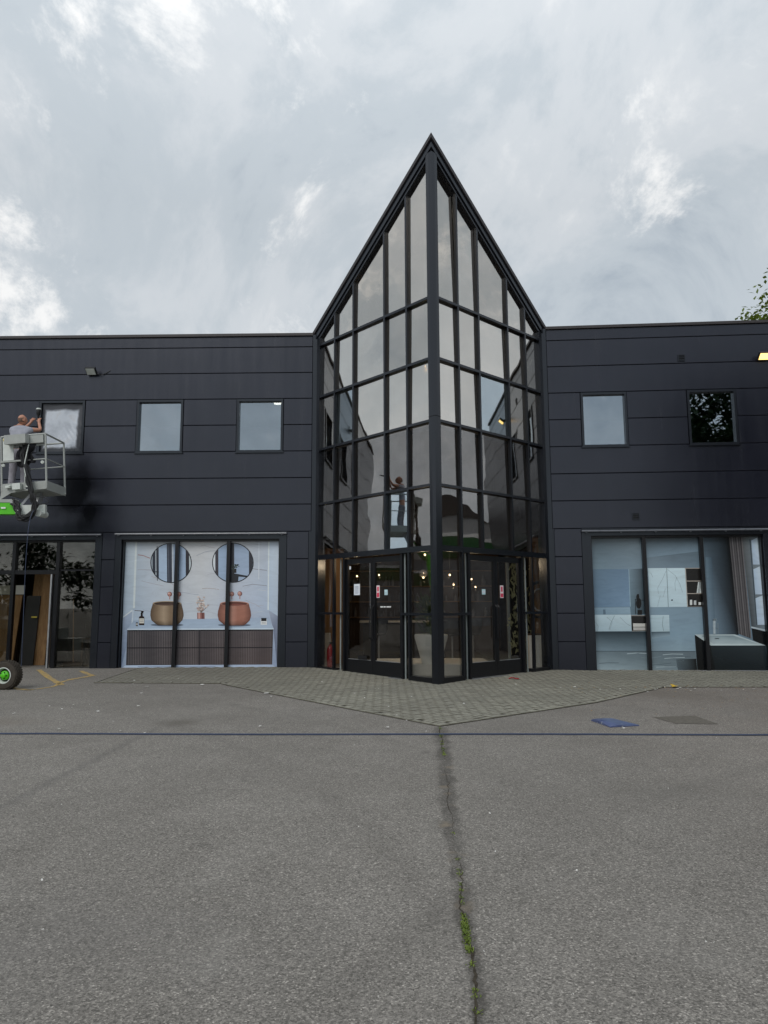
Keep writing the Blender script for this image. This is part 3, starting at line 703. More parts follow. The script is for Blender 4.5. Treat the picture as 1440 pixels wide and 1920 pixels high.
def mat_print():
    t = MT('window_print'); a = t.n('ShaderNodeAttribute', attribute_name='print'); p = t.obj()
    mp_ = t.n('ShaderNodeMapping'); mp_.inputs['Scale'].default_value = (.6, 1, 2.2); mp_.inputs['Rotation'].default_value = (0, R(14), 0); t.l(p, mp_.inputs[0])
    n = t.noise(mp_.outputs[0], 3.2, 8, .62, 1.2); c = t.mix(1.0, a.outputs[0], t.ramp(n, [(.3, .90), (.5, 1.0), (.7, 1.06)]), 'MULTIPLY')
    return t.done(t.bsdf(c, .22, .45, 0.0, t.bump(t.noise(p, 1.1, 2, .5), .10, .02)))
M['print'] = mat_print()

# poster of the bathroom vanity (left wing)
P = Poster(4.715, .92, .02, 3.085, [(130, 122), (1108, 115), (1095, 942), (88, 947)], -.195, 1)
P.band(0, [(130, 1108, 115, [(184, 202, 220), (196, 202, 208), (206, 208, 210), (198, 204, 212), (186, 200, 220)]), (110, 1100, 480, [(182, 202, 222), (190, 202, 216), (202, 208, 216), (190, 202, 222), (178, 198, 224)]), (92, 1094, 950, [(150, 172, 204), (170, 194, 222), (184, 206, 230), (172, 194, 222), (150, 170, 205)])])
rp = random.Random(11)
for k in range(26):                                      # marble veining
    x, y = rp.uniform(200, 1000), rp.uniform(130, 600); pts = [(x, y)]; sl_ = rp.uniform(-.35, .35); L_ = rp.randint(3, 7)
    for q_ in range(L_): x += rp.uniform(18, 42); sl_ += rp.uniform(-.2, .2); y += sl_ * 26; pts.append((x, y))
    pts = [q_ for q_ in pts if q_[0] < 1040]
    c_ = rp.choice([(168, 166, 178), (178, 172, 176), (176, 156, 152), (160, 168, 188), (206, 212, 218)])
    P.line(1, pts, rp.uniform(1.0, 3.0), c_)
P.line(1, [(205, 209), (240, 214), (285, 232)], 5, (176, 128, 126)); P.line(1, [(940, 300), (985, 306), (1030, 310)], 3, (120, 112, 122)); P.line(1, [(875, 415), (940, 402), (1030, 412)], 3, (140, 138, 150))
P.poly(1, [(130, 122), (198, 122), (178, 560), (108, 620)], [(196, 214, 228), (204, 220, 232), (190, 210, 228), (182, 204, 224)])
P.poly(1, [(108, 620), (166, 578), (160, 680), (92, 947)], [(168, 186, 212), (176, 196, 220), (150, 172, 204), (120, 140, 176)])
P.line(2, [(196, 122), (178, 560)], 13, (222, 234, 242)); P.line(2, [(108, 618), (168, 574)], 8, (222, 232, 240)); P.line(2, [(172, 574), (164, 672)], 9, (205, 220, 234))
P.poly(1, [(1045, 118), (1108, 115), (1101, 610), (1040, 570)], [(196, 214, 234), (206, 222, 240), (190, 210, 234), (178, 200, 226)])
P.poly(1, [(1040, 570), (1101, 610), (1095, 942), (1072, 700)], [(170, 184, 208), (150, 164, 192), (110, 122, 150), (120, 130, 160)])
P.line(2, [(1043, 120), (1038, 570)], 9, (220, 232, 244)); P.line(2, [(980, 120), (978, 370)], 8, (206, 216, 228))
for cx, cy, segs in ((418, 262, [(287, 300, (150, 165, 178)), (300, 318, (52, 58, 72)), (318, 324, (175, 186, 196)), (324, 340, (64, 70, 84)), (340, 392, (168, 194, 224)), (392, 424, (58, 64, 80)), (424, 434, (190, 204, 218)), (434, 460, (140, 166, 198)), (460, 512, (158, 186, 220)), (512, 534, (48, 44, 54)), (534, 552, (196, 210, 218))]),
                     (813, 260, [(680, 701, (212, 222, 230)), (701, 721, (64, 58, 68)), (721, 776, (156, 184, 218)), (776, 792, (120, 146, 180)), (792, 822, (48, 48, 58)), (822, 916, (158, 182, 214)), (916, 946, (52, 52, 62))])):
    P.ell(2, cx, cy, 133, 133, (40, 40, 48)); P.ell(3, cx, cy, 127, 127, (150, 178, 210))
    for a, b, c_ in segs: P.stripe(4, cx, cy, 127, a, b, [c_] * 18)
P.line(5, [(298, 320), (340, 322)], 5, (44, 44, 52)); P.line(5, [(330, 150), (330, 380)], 3, (36, 36, 44)); P.line(5, [(400, 136), (404, 388)], 4, (96, 104, 120))
P.poly(5, [(792, 326), (905, 346), (900, 356), (850, 352), (846, 386), (800, 387), (792, 350)], (40, 42, 50)); P.rect(5, 816, 300, 836, 328, (44, 40, 40))
for k in range(26):
    a = rp.uniform(0, 6.28); r_ = rp.uniform(4, 26); P.ell(6, 828 + r_ * math.cos(a), 286 + r_ * math.sin(a) * .9, rp.uniform(3, 8), rp.uniform(2, 4), rp.choice([(62, 78, 66), (92, 108, 96), (44, 56, 50)]), 8)
for cx, cy in ((408, 468), (467, 468), (806, 466), (857, 464)):
    P.ell(2, cx, cy, 15, 16, (128, 78, 74)); P.ell(3, cx - 2, cy - 2, 11, 12, (196, 132, 118)); P.ell(4, cx - 5, cy - 5, 4, 4, (238, 196, 184)); P.rect(3, cx - 3, cy + 8, cx + 3, cy + 34, (190, 138, 130))
P.poly(2, [(176, 640), (1040, 618), (1074, 690), (133, 696)], [(158, 182, 210), (166, 186, 214), (176, 200, 226), (168, 192, 220)])
P.poly(3, [(133, 694), (1074, 688), (1072, 698), (134, 704)], (202, 220, 236))
# basins
def basin(cx, c_top, dk, md, lt, dx=0):
    cols = [dk, md, lt, md, md, dk]
    P.ell(4, cx, 668, 105, 9, (98, 112, 134))
    P.band(5, [(cx - 90, cx + 92, 528, cols), (cx - 104, cx + 104, 575, cols), (cx - 107, cx + 107, 605, cols), (cx - 100, cx + 98, 638, cols), (cx - 72, cx + 74, 662, [tuple(v * .8 for v in c) for c in cols]), (cx - 58, cx + 58, 671, [tuple(v * .6 for v in c) for c in cols])])
    P.ell(6, cx + 1, 528, 92, 15, lt); P.ell(7, cx + 1, 530, 84, 12, c_top); P.ell(8, cx + 4, 535, 66, 6, tuple(v * 1.35 for v in c_top))
basin(390, (70, 52, 44), (96, 74, 56), (138, 112, 84), (176, 150, 120)); basin(822, (104, 52, 42), (128, 74, 60), (176, 108, 86), (206, 140, 118))
# cabinet with ribbed doors
P.poly(3, [(134, 704), (1070, 698), (1063, 922), (124, 930)], [(64, 62, 68), (78, 70, 72), (86, 72, 70), (68, 66, 70)])
for k in range(84):
    x = 140 + k * 11.0; sh = (k / 84)
    if 588 < x < 604: continue
    c_ = (92 + 13 * math.sin(k * .38) + 8 * sh, 87 + 12 * math.sin(k * .38), 89 + 11 * math.sin(k * .38))
    P.poly(4, [(x, 708), (x + 4.6, 708), (x + 3.0, 922), (x - 1.6, 922)], c_)
P.line(5, [(130, 817), (1066, 812)], 6, (34, 32, 38)); P.line(5, [(600, 700), (596, 926)], 5, (40, 38, 44)); P.line(5, [(134, 705), (1070, 699)], 7, (30, 28, 34))
P.poly(5, [(124, 928), (1063, 921), (1095, 942), (88, 947)], [(176, 198, 228), (170, 190, 222), (186, 206, 232), (190, 212, 236)])
P.line(6, [(200, 936), (700, 934)], 3, (120, 140, 176))
# bottles, jar, flowers
P.rect(4, 210, 620, 244, 670, (52, 36, 36)); P.ell(4, 227, 620, 17, 10, (58, 42, 40)); P.rect(4, 221, 590, 234, 614, (34, 26, 28)); P.rect(5, 224, 578, 238, 592, (28, 24, 26)); P.rect(6, 212, 626, 243, 658, (214, 212, 202)); P.line(7, [(216, 636), (238, 636)], 2, (90, 84, 84)); P.line(7, [(216, 646), (238, 646)], 2, (120, 112, 110))
P.rect(4, 190, 652, 203, 676, (40, 32, 36)); P.rect(5, 192, 658, 202, 670, (196, 194, 190)); P.line(3, [(182, 575), (215, 577), (243, 580)], 4, (96, 72, 76))
P.rect(4, 990, 632, 1030, 666, (226, 230, 232)); P.rect(5, 994, 622, 1027, 642, (36, 34, 38)); P.line(5, [(996, 654), (1024, 654)], 3, (120, 120, 122))
P.rect(4, 584, 588, 631, 628, (150, 92, 84)); P.rect(5, 590, 588, 604, 628, (206, 152, 142)); P.rect(5, 616, 588, 624, 628, (112, 62, 60))
for k in range(34):
    a = rp.uniform(-2.6, -.5); r_ = rp.uniform(18, 105); x, y = 606 + r_ * math.cos(a) * .62, 586 + r_ * math.sin(a)
    if k % 3 == 0: P.line(5, [(607, 588), ((x + 607) / 2 + 3, (y + 588) / 2), (x, y)], 1.6, (150, 128, 112))
    P.ell(6, x, y, rp.uniform(4, 9), rp.uniform(3, 7), rp.choice([(224, 206, 196), (206, 180, 166), (232, 222, 214), (186, 150, 140)]), 10)
po1 = P.build('window_poster', M['print']); po1.matrix_world = ML; tag(po1, 'printed window poster of twin basins and round mirrors on a ribbed vanity', 'poster')

# poster of the bathroom with the tub (right wing)
P = Poster(1.01, 4.93, -.02, 3.085, [(292, 168), (1385, 163), (1432, 1032), (330, 1029)], -.195, -1)
P.band(0, [(292, 1385, 163, [(92, 110, 120), (116, 134, 144), (98, 114, 124), (110, 130, 142), (86, 104, 118)]), (300, 1400, 420, [(124, 152, 168), (132, 158, 176), (126, 150, 168), (124, 150, 168), (104, 128, 148)]), (320, 1420, 800, [(88, 110, 124), (118, 144, 162), (134, 164, 184), (132, 162, 182), (104, 128, 148)]), (330, 1432, 1032, [(128, 152, 162), (140, 164, 176), (148, 172, 184), (130, 150, 160), (90, 104, 114)])])
P.poly(1, [(548, 376), (650, 372), (668, 672), (556, 672)], [(124, 150, 166), (76, 90, 98), (60, 74, 82), (110, 138, 154)])
P.poly(2, [(300, 375), (548, 376), (558, 622), (308, 626)], [(104, 132, 154), (112, 142, 170), (124, 158, 190), (104, 136, 164)]); P.line(3, [(548, 376), (558, 622)], 4, (150, 180, 198))
P.poly(2, [(308, 628), (556, 626), (560, 672), (312, 674)], [(128, 160, 182), (146, 176, 196), (140, 170, 190), (120, 152, 174)]); P.poly(3, [(380, 640), (396, 640), (398, 672), (382, 672)], (104, 130, 150))
P.poly(3, [(314, 674), (562, 674), (566, 780), (319, 782)], [(172, 198, 210), (184, 208, 218), (166, 192, 204), (158, 186, 200)])
P.line(4, [(405, 690), (440, 720), (425, 775)], 2.4, (140, 160, 172)); P.line(4, [(455, 680), (430, 730), (420, 770)], 2.4, (124, 142, 154)); P.line(4, [(490, 690), (530, 730), (560, 748)], 2.4, (140, 160, 172)); P.line(4, [(330, 720), (350, 750), (345, 778)], 2, (130, 150, 160))
P.poly(3, [(562, 678), (664, 678), (670, 780), (567, 782)], (58, 58, 58)); P.line(4, [(562, 680), (664, 680)], 6, (150, 146, 140)); P.line(4, [(567, 780), (670, 778)], 5, (140, 138, 132)); P.poly(4, [(574, 730), (664, 732), (666, 752), (576, 753)], (196, 196, 190)); P.poly(4, [(576, 756), (667, 756), (668, 774), (577, 775)], (182, 182, 178))
P.line(4, [(590, 572), (592, 672)], 4, (24, 26, 30)); P.line(4, [(648, 580), (654, 674)], 4, (24, 26, 30)); P.line(4, [(590, 574), (648, 582)], 3, (30, 32, 36)); P.rect(4, 604, 644, 634, 674, (18, 20, 22)); P.ell(4, 612, 600, 18, 34, (34, 38, 42)); P.ell(5, 606, 560, 10, 20, (40, 44, 48)); P.line(4, [(612, 540), (614, 644)], 3, (30, 32, 36))
P.poly(1, [(319, 784), (668, 784), (676, 908), (326, 908)], [(64, 82, 92), (56, 74, 84), (116, 140, 154), (126, 150, 164)]); P.line(2, [(326, 909), (975, 911)], 3, (70, 84, 92))
P.poly(1, [(326, 911), (975, 912), (985, 1031), (330, 1029)], [(118, 138, 148), (110, 126, 136), (120, 138, 146), (150, 172, 182)])
for k in range(14):
    x = rp.uniform(340, 880); y = rp.uniform(925, 1020); P.line(2, [(x, y), (x + 60, y + rp.uniform(-6, 4)), (x + 130, y + rp.uniform(-14, 0))], rp.uniform(1.5, 4), rp.choice([(168, 188, 196), (126, 146, 156), (98, 114, 124)]))
P.poly(2, [(660, 166), (1005, 165), (1008, 260), (664, 300)], [(84, 98, 106), (92, 108, 118), (124, 150, 168), (128, 154, 172)])
P.poly(2, [(672, 370), (912, 370), (925, 624), (687, 626)], [(186, 212, 222), (190, 216, 226), (180, 206, 218), (174, 202, 214)])
for v_ in ([(790, 388), (768, 440), (735, 500), (740, 540)], [(800, 380), (850, 420), (880, 480), (895, 530)], [(690, 400), (705, 430)], [(752, 550), (738, 600), (735, 622)], [(860, 430), (846, 470), (850, 520)], [(785, 505), (770, 560)]): P.line(3, v_, 2.2, (148, 170, 182))
P.line(3, [(794, 370), (803, 625)], 3, (104, 124, 136)); P.ell(4, 827, 580, 5, 5, (40, 44, 48), 10)
P.poly(3, [(912, 370), (1022, 370), (1034, 622), (925, 625)], (60, 58, 56)); P.line(4, [(912, 372), (1022, 372)], 5, (170, 162, 152)); P.line(4, [(914, 371), (926, 625)], 6, (176, 176, 172)); P.line(4, [(918, 456), (1026, 456)], 5, (176, 166, 156)); P.line(4, [(922, 538), (1030, 538)], 5, (176, 166, 156)); P.line(4, [(925, 623), (1034, 621)], 5, (120, 114, 108))
for x, c_ in ((985, (196, 206, 206)), (996, (168, 178, 180)), (1006, (208, 216, 214)), (1016, (186, 194, 194))): P.poly(5, [(x + 10, 462), (x + 18, 462), (x + 10, 534), (x, 534)], c_)
for x, h_, c_ in ((940, 52, (206, 212, 212)), (966, 46, (190, 196, 198)), (996, 30, (214, 218, 216))): P.rect(5, x, 616 - h_, x + 17, 616, (28, 28, 30)); P.rect(6, x + 1, 616 - h_ * .72, x + 16, 612, c_)
P.poly(2, [(688, 680), (808, 680), (811, 783), (693, 785)], [(172, 200, 212), (176, 202, 212), (166, 192, 204), (160, 188, 200)]); P.line(3, [(770, 684), (764, 740), (772, 780)], 2.4, (120, 140, 152)); P.line(3, [(690, 679), (808, 679)], 3, (190, 212, 220)); P.poly(1, [(693, 786), (811, 784), (815, 812), (696, 830)], [(80, 100, 112), (96, 118, 130), (140, 166, 182), (138, 164, 180)])
P.poly(2, [(850, 962), (978, 958), (984, 1030), (862, 1030)], [(104, 120, 128), (30, 34, 38), (26, 30, 34), (92, 106, 114)])
P.poly(2, [(1035, 165), (1197, 164), (1250, 806), (1062, 806)], [(92, 110, 124), (24, 28, 32), (36, 42, 48), (126, 154, 176)]); P.poly(3, [(1045, 300), (1085, 300), (1105, 790), (1062, 800)], [(112, 138, 156), (84, 104, 120), (104, 128, 146), (128, 156, 178)])  # dark gradient beside the curtain: a reflection painted into the print
nC = 11
for k in range(nC):
    x0, x1 = 1197 + 84 * k / nC, 1197 + 84 * (k + 1) / nC; y0, y1 = 1250 + 80 * k / nC, 1250 + 80 * (k + 1) / nC; c_ = [(106, 104, 106), (84, 82, 86), (122, 119, 121), (94, 92, 95)][k % 4]
    P.poly(3, [(x0, 165), (x1, 165), (y1, 800 + 30 * (k + 1) / nC), (y0, 800 + 30 * k / nC)], c_)
P.poly(2, [(1280, 164), (1385, 163), (1428, 790), (1332, 760)], [(110, 114, 116), (140, 156, 166), (130, 146, 158), (84, 92, 98)])
for (ya, yb) in ((182, 350), (372, 545), (562, 742)):
    f0, f1 = (ya - 165) / 620, (yb - 165) / 620; P.poly(4, [(1338 + 34 * f0, ya + 8), (1376 + 44 * f0, ya - 10), (1376 + 44 * f1, yb), (1338 + 34 * f1, yb)], [(176, 200, 224), (196, 216, 234), (186, 208, 230), (166, 190, 214)])
P.line(5, [(1330, 182), (1366, 742)], 6, (84, 100, 112)); P.poly(5, [(1330, 752), (1428, 772), (1428, 784), (1330, 762)], (170, 186, 196)); P.poly(4, [(1332, 764), (1428, 786), (1432, 880), (1340, 840)], (40, 46, 50))
P.poly(5, [(970, 805), (1070, 872), (1098, 1031), (985, 1031)], [(40, 46, 50), (48, 56, 60), (38, 44, 48), (28, 32, 36)])
P.poly(5, [(1070, 872), (1418, 872), (1432, 1032), (1098, 1031)], [(56, 68, 74), (66, 78, 84), (50, 60, 66), (44, 54, 58)])
P.poly(6, [(970, 803), (1226, 803), (1418, 874), (1072, 874)], [(176, 194, 198), (168, 186, 192), (178, 196, 200), (186, 204, 208)]); P.poly(7, [(1010, 810), (1214, 810), (1368, 862), (1086, 862)], [(146, 166, 174), (128, 148, 156), (160, 180, 186), (170, 188, 194)]); P.poly(7, [(1096, 826), (1126, 826), (1126, 832), (1098, 832)], (44, 50, 54))
P.rect(8, 1086, 702, 1106, 800, (150, 170, 182)); P.rect(8, 1092, 706, 1097, 798, (206, 220, 226)); P.rect(8, 1086, 700, 1110, 716, (130, 150, 162)); P.rect(8, 1114, 730, 1122, 798, (120, 140, 152)); P.line(8, [(1100, 760), (1118, 766)], 6, (110, 128, 140))
po2 = P.build('window_poster', M['print'], 1.0, 1.28); po2.matrix_world = MRm; tag(po2, 'printed window poster of a marble bathroom with a grey bathtub and curtained window', 'poster')

def shopfront(W, u0, u1, muls, ztop=3.12):
    f = MB(); t_ = .045
    W.box(f, u0 - .02, u1 + .02, -.205, -.075, ztop - .045, ztop); W.box(f, u0 - .02, u0 + t_ * .6, -.205, -.08, -.1, ztop - .045); W.box(f, u1 - t_ * .6, u1 + .02, -.205, -.08, -.1, ztop - .045)
    sf = W.p(f.build('shopfront', M['frame'], bld))
    for u in muls:
        o = MB(); W.box(o, u - .042, u + .042, -.178, -.07, -.08, ztop - .045); o.build('mullion', M['frame'], sf)
    return sf
sf1 = shopfront(LW, .88, 4.75, [2.138, 3.407]); sf2 = shopfront(RW, 1.0, 4.95, [2.246, 3.569])
for W, a, b, sf in ((LW, .90, 4.73, sf1), (RW, 1.02, 4.93, sf2)):
    o = MB(); W.box(o, a, b, -.215, -.198, -.08, 3.10); o.build('backing_pane', M['black'], sf)
    o = MB(); W.box(o, a, b, -.19, -.06, -.1, -.02 if W is RW else .015); o.build('sill', M['steel'], sf)
# the open shop door bay at the left
sf3 = shopfront(LW, 5.39, 9.6, [6.33, 7.42, 8.4])
def lb(name, mat, *bx, parent=sf3):
    o = MB(); LW.box(o, *bx); return o.build(name, mat, parent)
lb('transom', M['frame'], 6.37, 7.38, -.175, -.08, 2.29, 2.39); lb('transom', M['frame'], 5.42, 6.29, -.172, -.12, 2.37, 2.41); lb('transom', M['frame'], 7.46, 9.5, -.172, -.08, 2.29, 2.39)
lb('pane', M['g_shop'], 5.42, 6.29, -.155, -.145, .03, 2.37); lb('pane', M['g_shop'], 5.42, 6.29, -.155, -.145, 2.41, 3.08); lb('pane', M['g_shop'], 6.37, 7.38, -.155, -.145, 2.39, 3.08); lb('pane', M['g_shop'], 7.46, 8.36, -.155, -.145, 2.39, 3.08); lb('pane', M['g_shop'], 7.46, 8.36, -.155, -.145, .03, 2.29); lb('pane', M['g_shop'], 8.44, 9.5, -.155, -.145, .03, 3.08)
lb('bottom_rail', M['frame'], 5.42, 6.29, -.17, -.09, -.06, .045); lb('threshold', M['concrete'], 6.37, 7.38, -.25, .02, -.06, .032)
# door leaf opened inwards, its aluminium edge towards us
dl_ = MB(); LW.box(dl_, 6.385, 6.43, -.98, -.14, .05, 2.27); od = LW.p(dl_.build('open_door', M['frame'], bld)); o = MB(); LW.box(o, 6.44, 6.475, -.13, -.055, .035, 2.285); o.build('door_edge', M['alu'], od)

# ------------------------------------------------------------------ things in the open shop
def wl_pt(mtx, x, y, z): return mtx @ Vector((x, y, z))
def leaning(name, u0, u1, d, z1, th, mat, lean, label, cat, **k):
    o = MB(); dz = .03
    o.quadbox([(u0, d, dz), (u1, d, dz), (u1, d - th, dz), (u0, d - th, dz), (u0 - lean, d - .25, z1), (u1 - lean, d - .25, z1), (u1 - lean, d - .25 - th, z1), (u0 - lean, d - .25 - th, z1)])
    b = o.build(name, mat); b.matrix_world = ML; return tag(b, label, cat, **k)
leaning('oak_board', 6.95, 7.22, -.95, 2.38, .04, M['wood'], -.0, 'tall oak veneer board leaning inside the open shop door', 'board')
leaning('oak_board', 7.24, 7.60, -1.25, 2.42, .04, M['wood'], .0, 'wide oak veneer board behind the black panel in the shop doorway', 'board')
leaning('brown_board', 6.80, 6.93, -1.05, 2.36, .04, M['wood_dk'], -.02, 'narrow dark brown board at the right of the open doorway', 'board')
bp = leaning('black_panel', 7.20, 7.56, -.86, 1.78, .03, M['black'], -.02, 'black panel with a strip of yellow tape standing in the shop doorway', 'panel')
o = MB(); o.box(7.22, 7.36, -.985, -.97, 1.22, 1.26); o.build('tape_strip', M['yellow_tape'], bp)
leaning('plywood_sheet', 7.75, 8.5, -.9, 1.80, .03, M['wood'], .03, 'plywood sheet standing left of the open shop door', 'board')
wp = MB(); wp.box(7.75, 8.6, -1.32, -1.27, 1.82, 2.06); x_ = wp.build('white_box_lid', M['white']); wp2 = MB(); wp2.box(7.85, 8.5, -1.8, -1.3, .03, 1.82); y_ = wp2.build('crate_body', M['wood_dk'], x_); x_.matrix_world = ML; x_.name = 'storage_crate'; tag(x_, 'brown crate with a white lid behind the plywood sheet', 'crate')
br = empty('broom'); tag(br, 'wooden broom leaning behind the dark shop pane', 'broom')
o = MB(); o.tube([(5.99, -.46, .14), (6.04, -.40, 1.68)], .014, 8); o.build('handle', M['wood'], br); o = MB(); o.box(5.74, 6.24, -.52, -.40, .085, .15); o.build('head', M['wood_dk'], br); o = MB(); o.box(5.75, 6.23, -.51, -.41, .03, .085); o.build('bristles', M['black'], br); br.matrix_world = ML
bk_ = MB(); bk_.lathe([(.10, 0), (.15, .32), (.16, .32), (.155, .30), (.10, .02)], (5.72, -.8, .72), n=18); bk_.build('bucket', M['black']).matrix_world = ML; tag(bpy.data.objects['bucket'], 'black bucket on a stool behind the dark shop pane', 'bucket')
stl = MB(); stl.box(5.55, 5.9, -1.0, -.62, .69, .72)
for a in (5.58, 5.87):
    for b in (-.97, -.65): stl.box(a - .02, a + .02, b - .02, b + .02, .03, .69)
stl.build('stool', M['wood_dk']).matrix_world = ML; tag(bpy.data.objects['stool'], 'small wooden stool behind the dark shop pane', 'stool')

# ------------------------------------------------------------------ things seen inside the entrance tower
pl = MB(); prism_xy(pl, [(.15, 15.45), (1.95, 15.45), (2.35, 15.9), (2.35, 17.3), (-.3, 17.3), (-.3, 15.9)], .012, .24); tag(pl.build('display_plinth', M['cream']), 'low beige plinth just inside the glass corner', 'plinth')
pt_ = MB(); pt_.lathe([(.0, .0), (.19, .0), (.21, .02), (.36, .55), (.365, .62), (.33, .63), (.32, .60), (.30, .52), (.0, .50)], (1.02, 15.75, .24), n=32); po_ = pt_.build('planter_pot', M['pot'], None, True); tag(po_, 'big white tapered planter pot on the beige plinth', 'planter')
def mat_leaf(name, a, b):
    t = MT(name); oi = t.noise(t.pos(), 7, 3, .6); c = t.ramp(oi, [(.3, a), (.7, b)])
    d = t.bsdf(c, .5, .35); tr = t.n('ShaderNodeBsdfTranslucent'); t.l(c, tr.inputs[0]); m_ = t.n('ShaderNodeMixShader'); m_.inputs[0].default_value = .25; t.l(d, m_.inputs[1]); t.l(tr.outputs[0], m_.inputs[2]); return t.done(m_.outputs[0])
M['leaf'] = mat_leaf('leaf_green', (.030, .058, .010), (.095, .135, .022)); M['leaf_dk'] = mat_leaf('leaf_dark', (.014, .030, .012), (.032, .060, .018)); M['leaf_lt'] = mat_leaf('leaf_light', (.075, .12, .014), (.21, .27, .04)); M['bark'] = plain('bark', (.07, .055, .04), .9, .1, 0, .3, 14)
def leaf_card(mb, p, d, up_, L_, wd):
    sd_ = d.cross(up_)
    if sd_.length < 1e-4: sd_ = d.orthogonal()
    sd_.normalize(); a = Vector(p); nrm = sd_.cross(d).normalized()
    mb.face([a, a + d * L_ * .45 + sd_ * wd * .5 + nrm * L_ * .06, a + d * L_, a + d * L_ * .45 - sd_ * wd * .5 + nrm * L_ * .06])
ip = MB(); rl = random.Random(9)
for k in range(260):
    a = rl.uniform(0, 6.28); e = rl.uniform(.1, 1.3); r_ = rl.uniform(.0, .22); p = Vector((1.02 + r_ * math.cos(a), 15.75 + r_ * math.sin(a), .84 + rl.uniform(0, .75)))
    d = Vector((math.cos(a) * math.cos(e), math.sin(a) * math.cos(e), math.sin(e))); leaf_card(ip, p, d, Vector((0, 0, 1)), rl.uniform(.14, .30), rl.uniform(.05, .09))
pe = empty('potted_plant', (0, 0, 0)); ip.build('foliage', M['leaf'], pe); o = MB(); o.tube([(1.02, 15.75, .70), (1.03, 15.76, 1.1), (1.0, 15.74, 1.5)], [.02, .016, .01], 6); o.build('stem', M['bark'], pe); tag(pe, 'dark green leafy plant growing in the white planter pot', 'plant')
ex = empty('fire_extinguisher', (-1.30, 17.28, .05)); o = MB(); o.lathe([(.0, 0), (.075, 0), (.08, .02), (.08, .40), (.055, .47), (.025, .50), (.025, .53), (.0, .53)], n=20); o.build('cylinder', M['red'], ex, True); o = MB(); o.tube([(0, 0, .52), (0, 0, .57)], .018, 8); o.box(-.02, .10, -.012, .012, .555, .58); o.build('valve', M['black'], ex); o = MB(); o.tube([(.03, 0, .56), (.10, -.02, .50), (.105, -.02, .30), (.10, -.02, .15)], .012, 6); o.build('hose', M['rubber'], ex); tag(ex, 'red fire extinguisher standing behind the narrow pane by the left doors', 'extinguisher')
es = MB(); es.quadbox([(-1.58, 17.42, .03), (-1.28, 17.48, .03), (-1.28, 17.5, .03), (-1.58, 17.44, .03), (-1.60, 17.58, .84), (-1.32, 17.64, .84), (-1.32, 17.66, .84), (-1.60, 17.60, .84)]); tag(es.build('display_board', M['cream']), 'pale board leaning behind the fire extinguisher', 'board')
def pendant(x, y, z, zc_, label, shade=None, lit=True, kind='globe', watts=2.5):
    e = empty('pendant_lamp', (x, y, z)); o = MB(); o.tube([(0, 0, .1), (0, 0, zc_ - z)], .006, 6); o.build('cord', M['black'], e)
    if kind == 'globe':
        o = MB(); o.lathe([(.0, .11), (.05, .10), (.10, .05), (.115, 0), (.10, -.05), (.06, -.08)], n=16); o.build('shade', M['clear'], e, True)
    elif kind == 'tube': o = MB(); o.lathe([(.0, .35), (.055, .35), (.055, -.10), (.045, -.10), (.045, .3)], n=14); o.build('shade', M['cream'], e, True)
    if lit:
        o = MB(); o.lathe([(.0, .024), (.017, .02), (.024, 0), (.017, -.02), (.0, -.024)], (0, 0, -.10 if kind == 'globe' else .02), n=12); o.build('bulb', M['bulb'], e, True)
        ld = bpy.data.lights.new('bulb_light', 'POINT'); ld.energy = watts; ld.color = (1.0, .74, .46); ld.shadow_soft_size = .03; lo_ = bpy.data.objects.new('bulb_light', ld); C.objects.link(lo_); lo_.parent = e; lo_.location = (0, 0, -.20 if kind == 'globe' else -.06)
    return tag(e, label, 'lamp', 'pendant lamps inside the entrance')
pendant(1.00, 18.2, 2.30, 3.3, 'smoked globe pendant lamp behind the left corner pane', kind='globe', watts=10)
pendant(.96, 16.7, 2.66, 5.15, 'bare lit bulb high behind the left corner pane', kind='bare', watts=40)
pendant(1.62, 17.6, 2.22, 3.3, 'small bare pendant bulb behind the right corner pane', kind='bare')
pendant(-1.60, 17.75, 1.62, 3.3, 'beige tube pendant lamp behind the pane left of the doors', kind='tube', lit=False)
for k, (x, y, z) in enumerate([(-.15, 20.5, 2.35), (-.30, 22.0, 2.10), (2.45, 20.0, 2.20), (2.75, 21.5, 2.02), (2.2, 22.6, 2.12), (-.75, 19.6, 2.28)]):
    pendant(x, y, z, 3.3, ['small warm bulb deep behind the right leaf of the left doors', 'lower warm bulb deep behind the left doors', 'warm bulb deep behind the left leaf of the right doors', 'lower warm bulb deep behind the right doors', 'farthest warm bulb behind the right doors', 'warm bulb deep behind the left leaf of the left doors'][k], kind='bare')
pendant(1.02, 16.6, 7.22, 9.4, 'lit bulb hanging high in the tower left of the corner post', kind='bare')
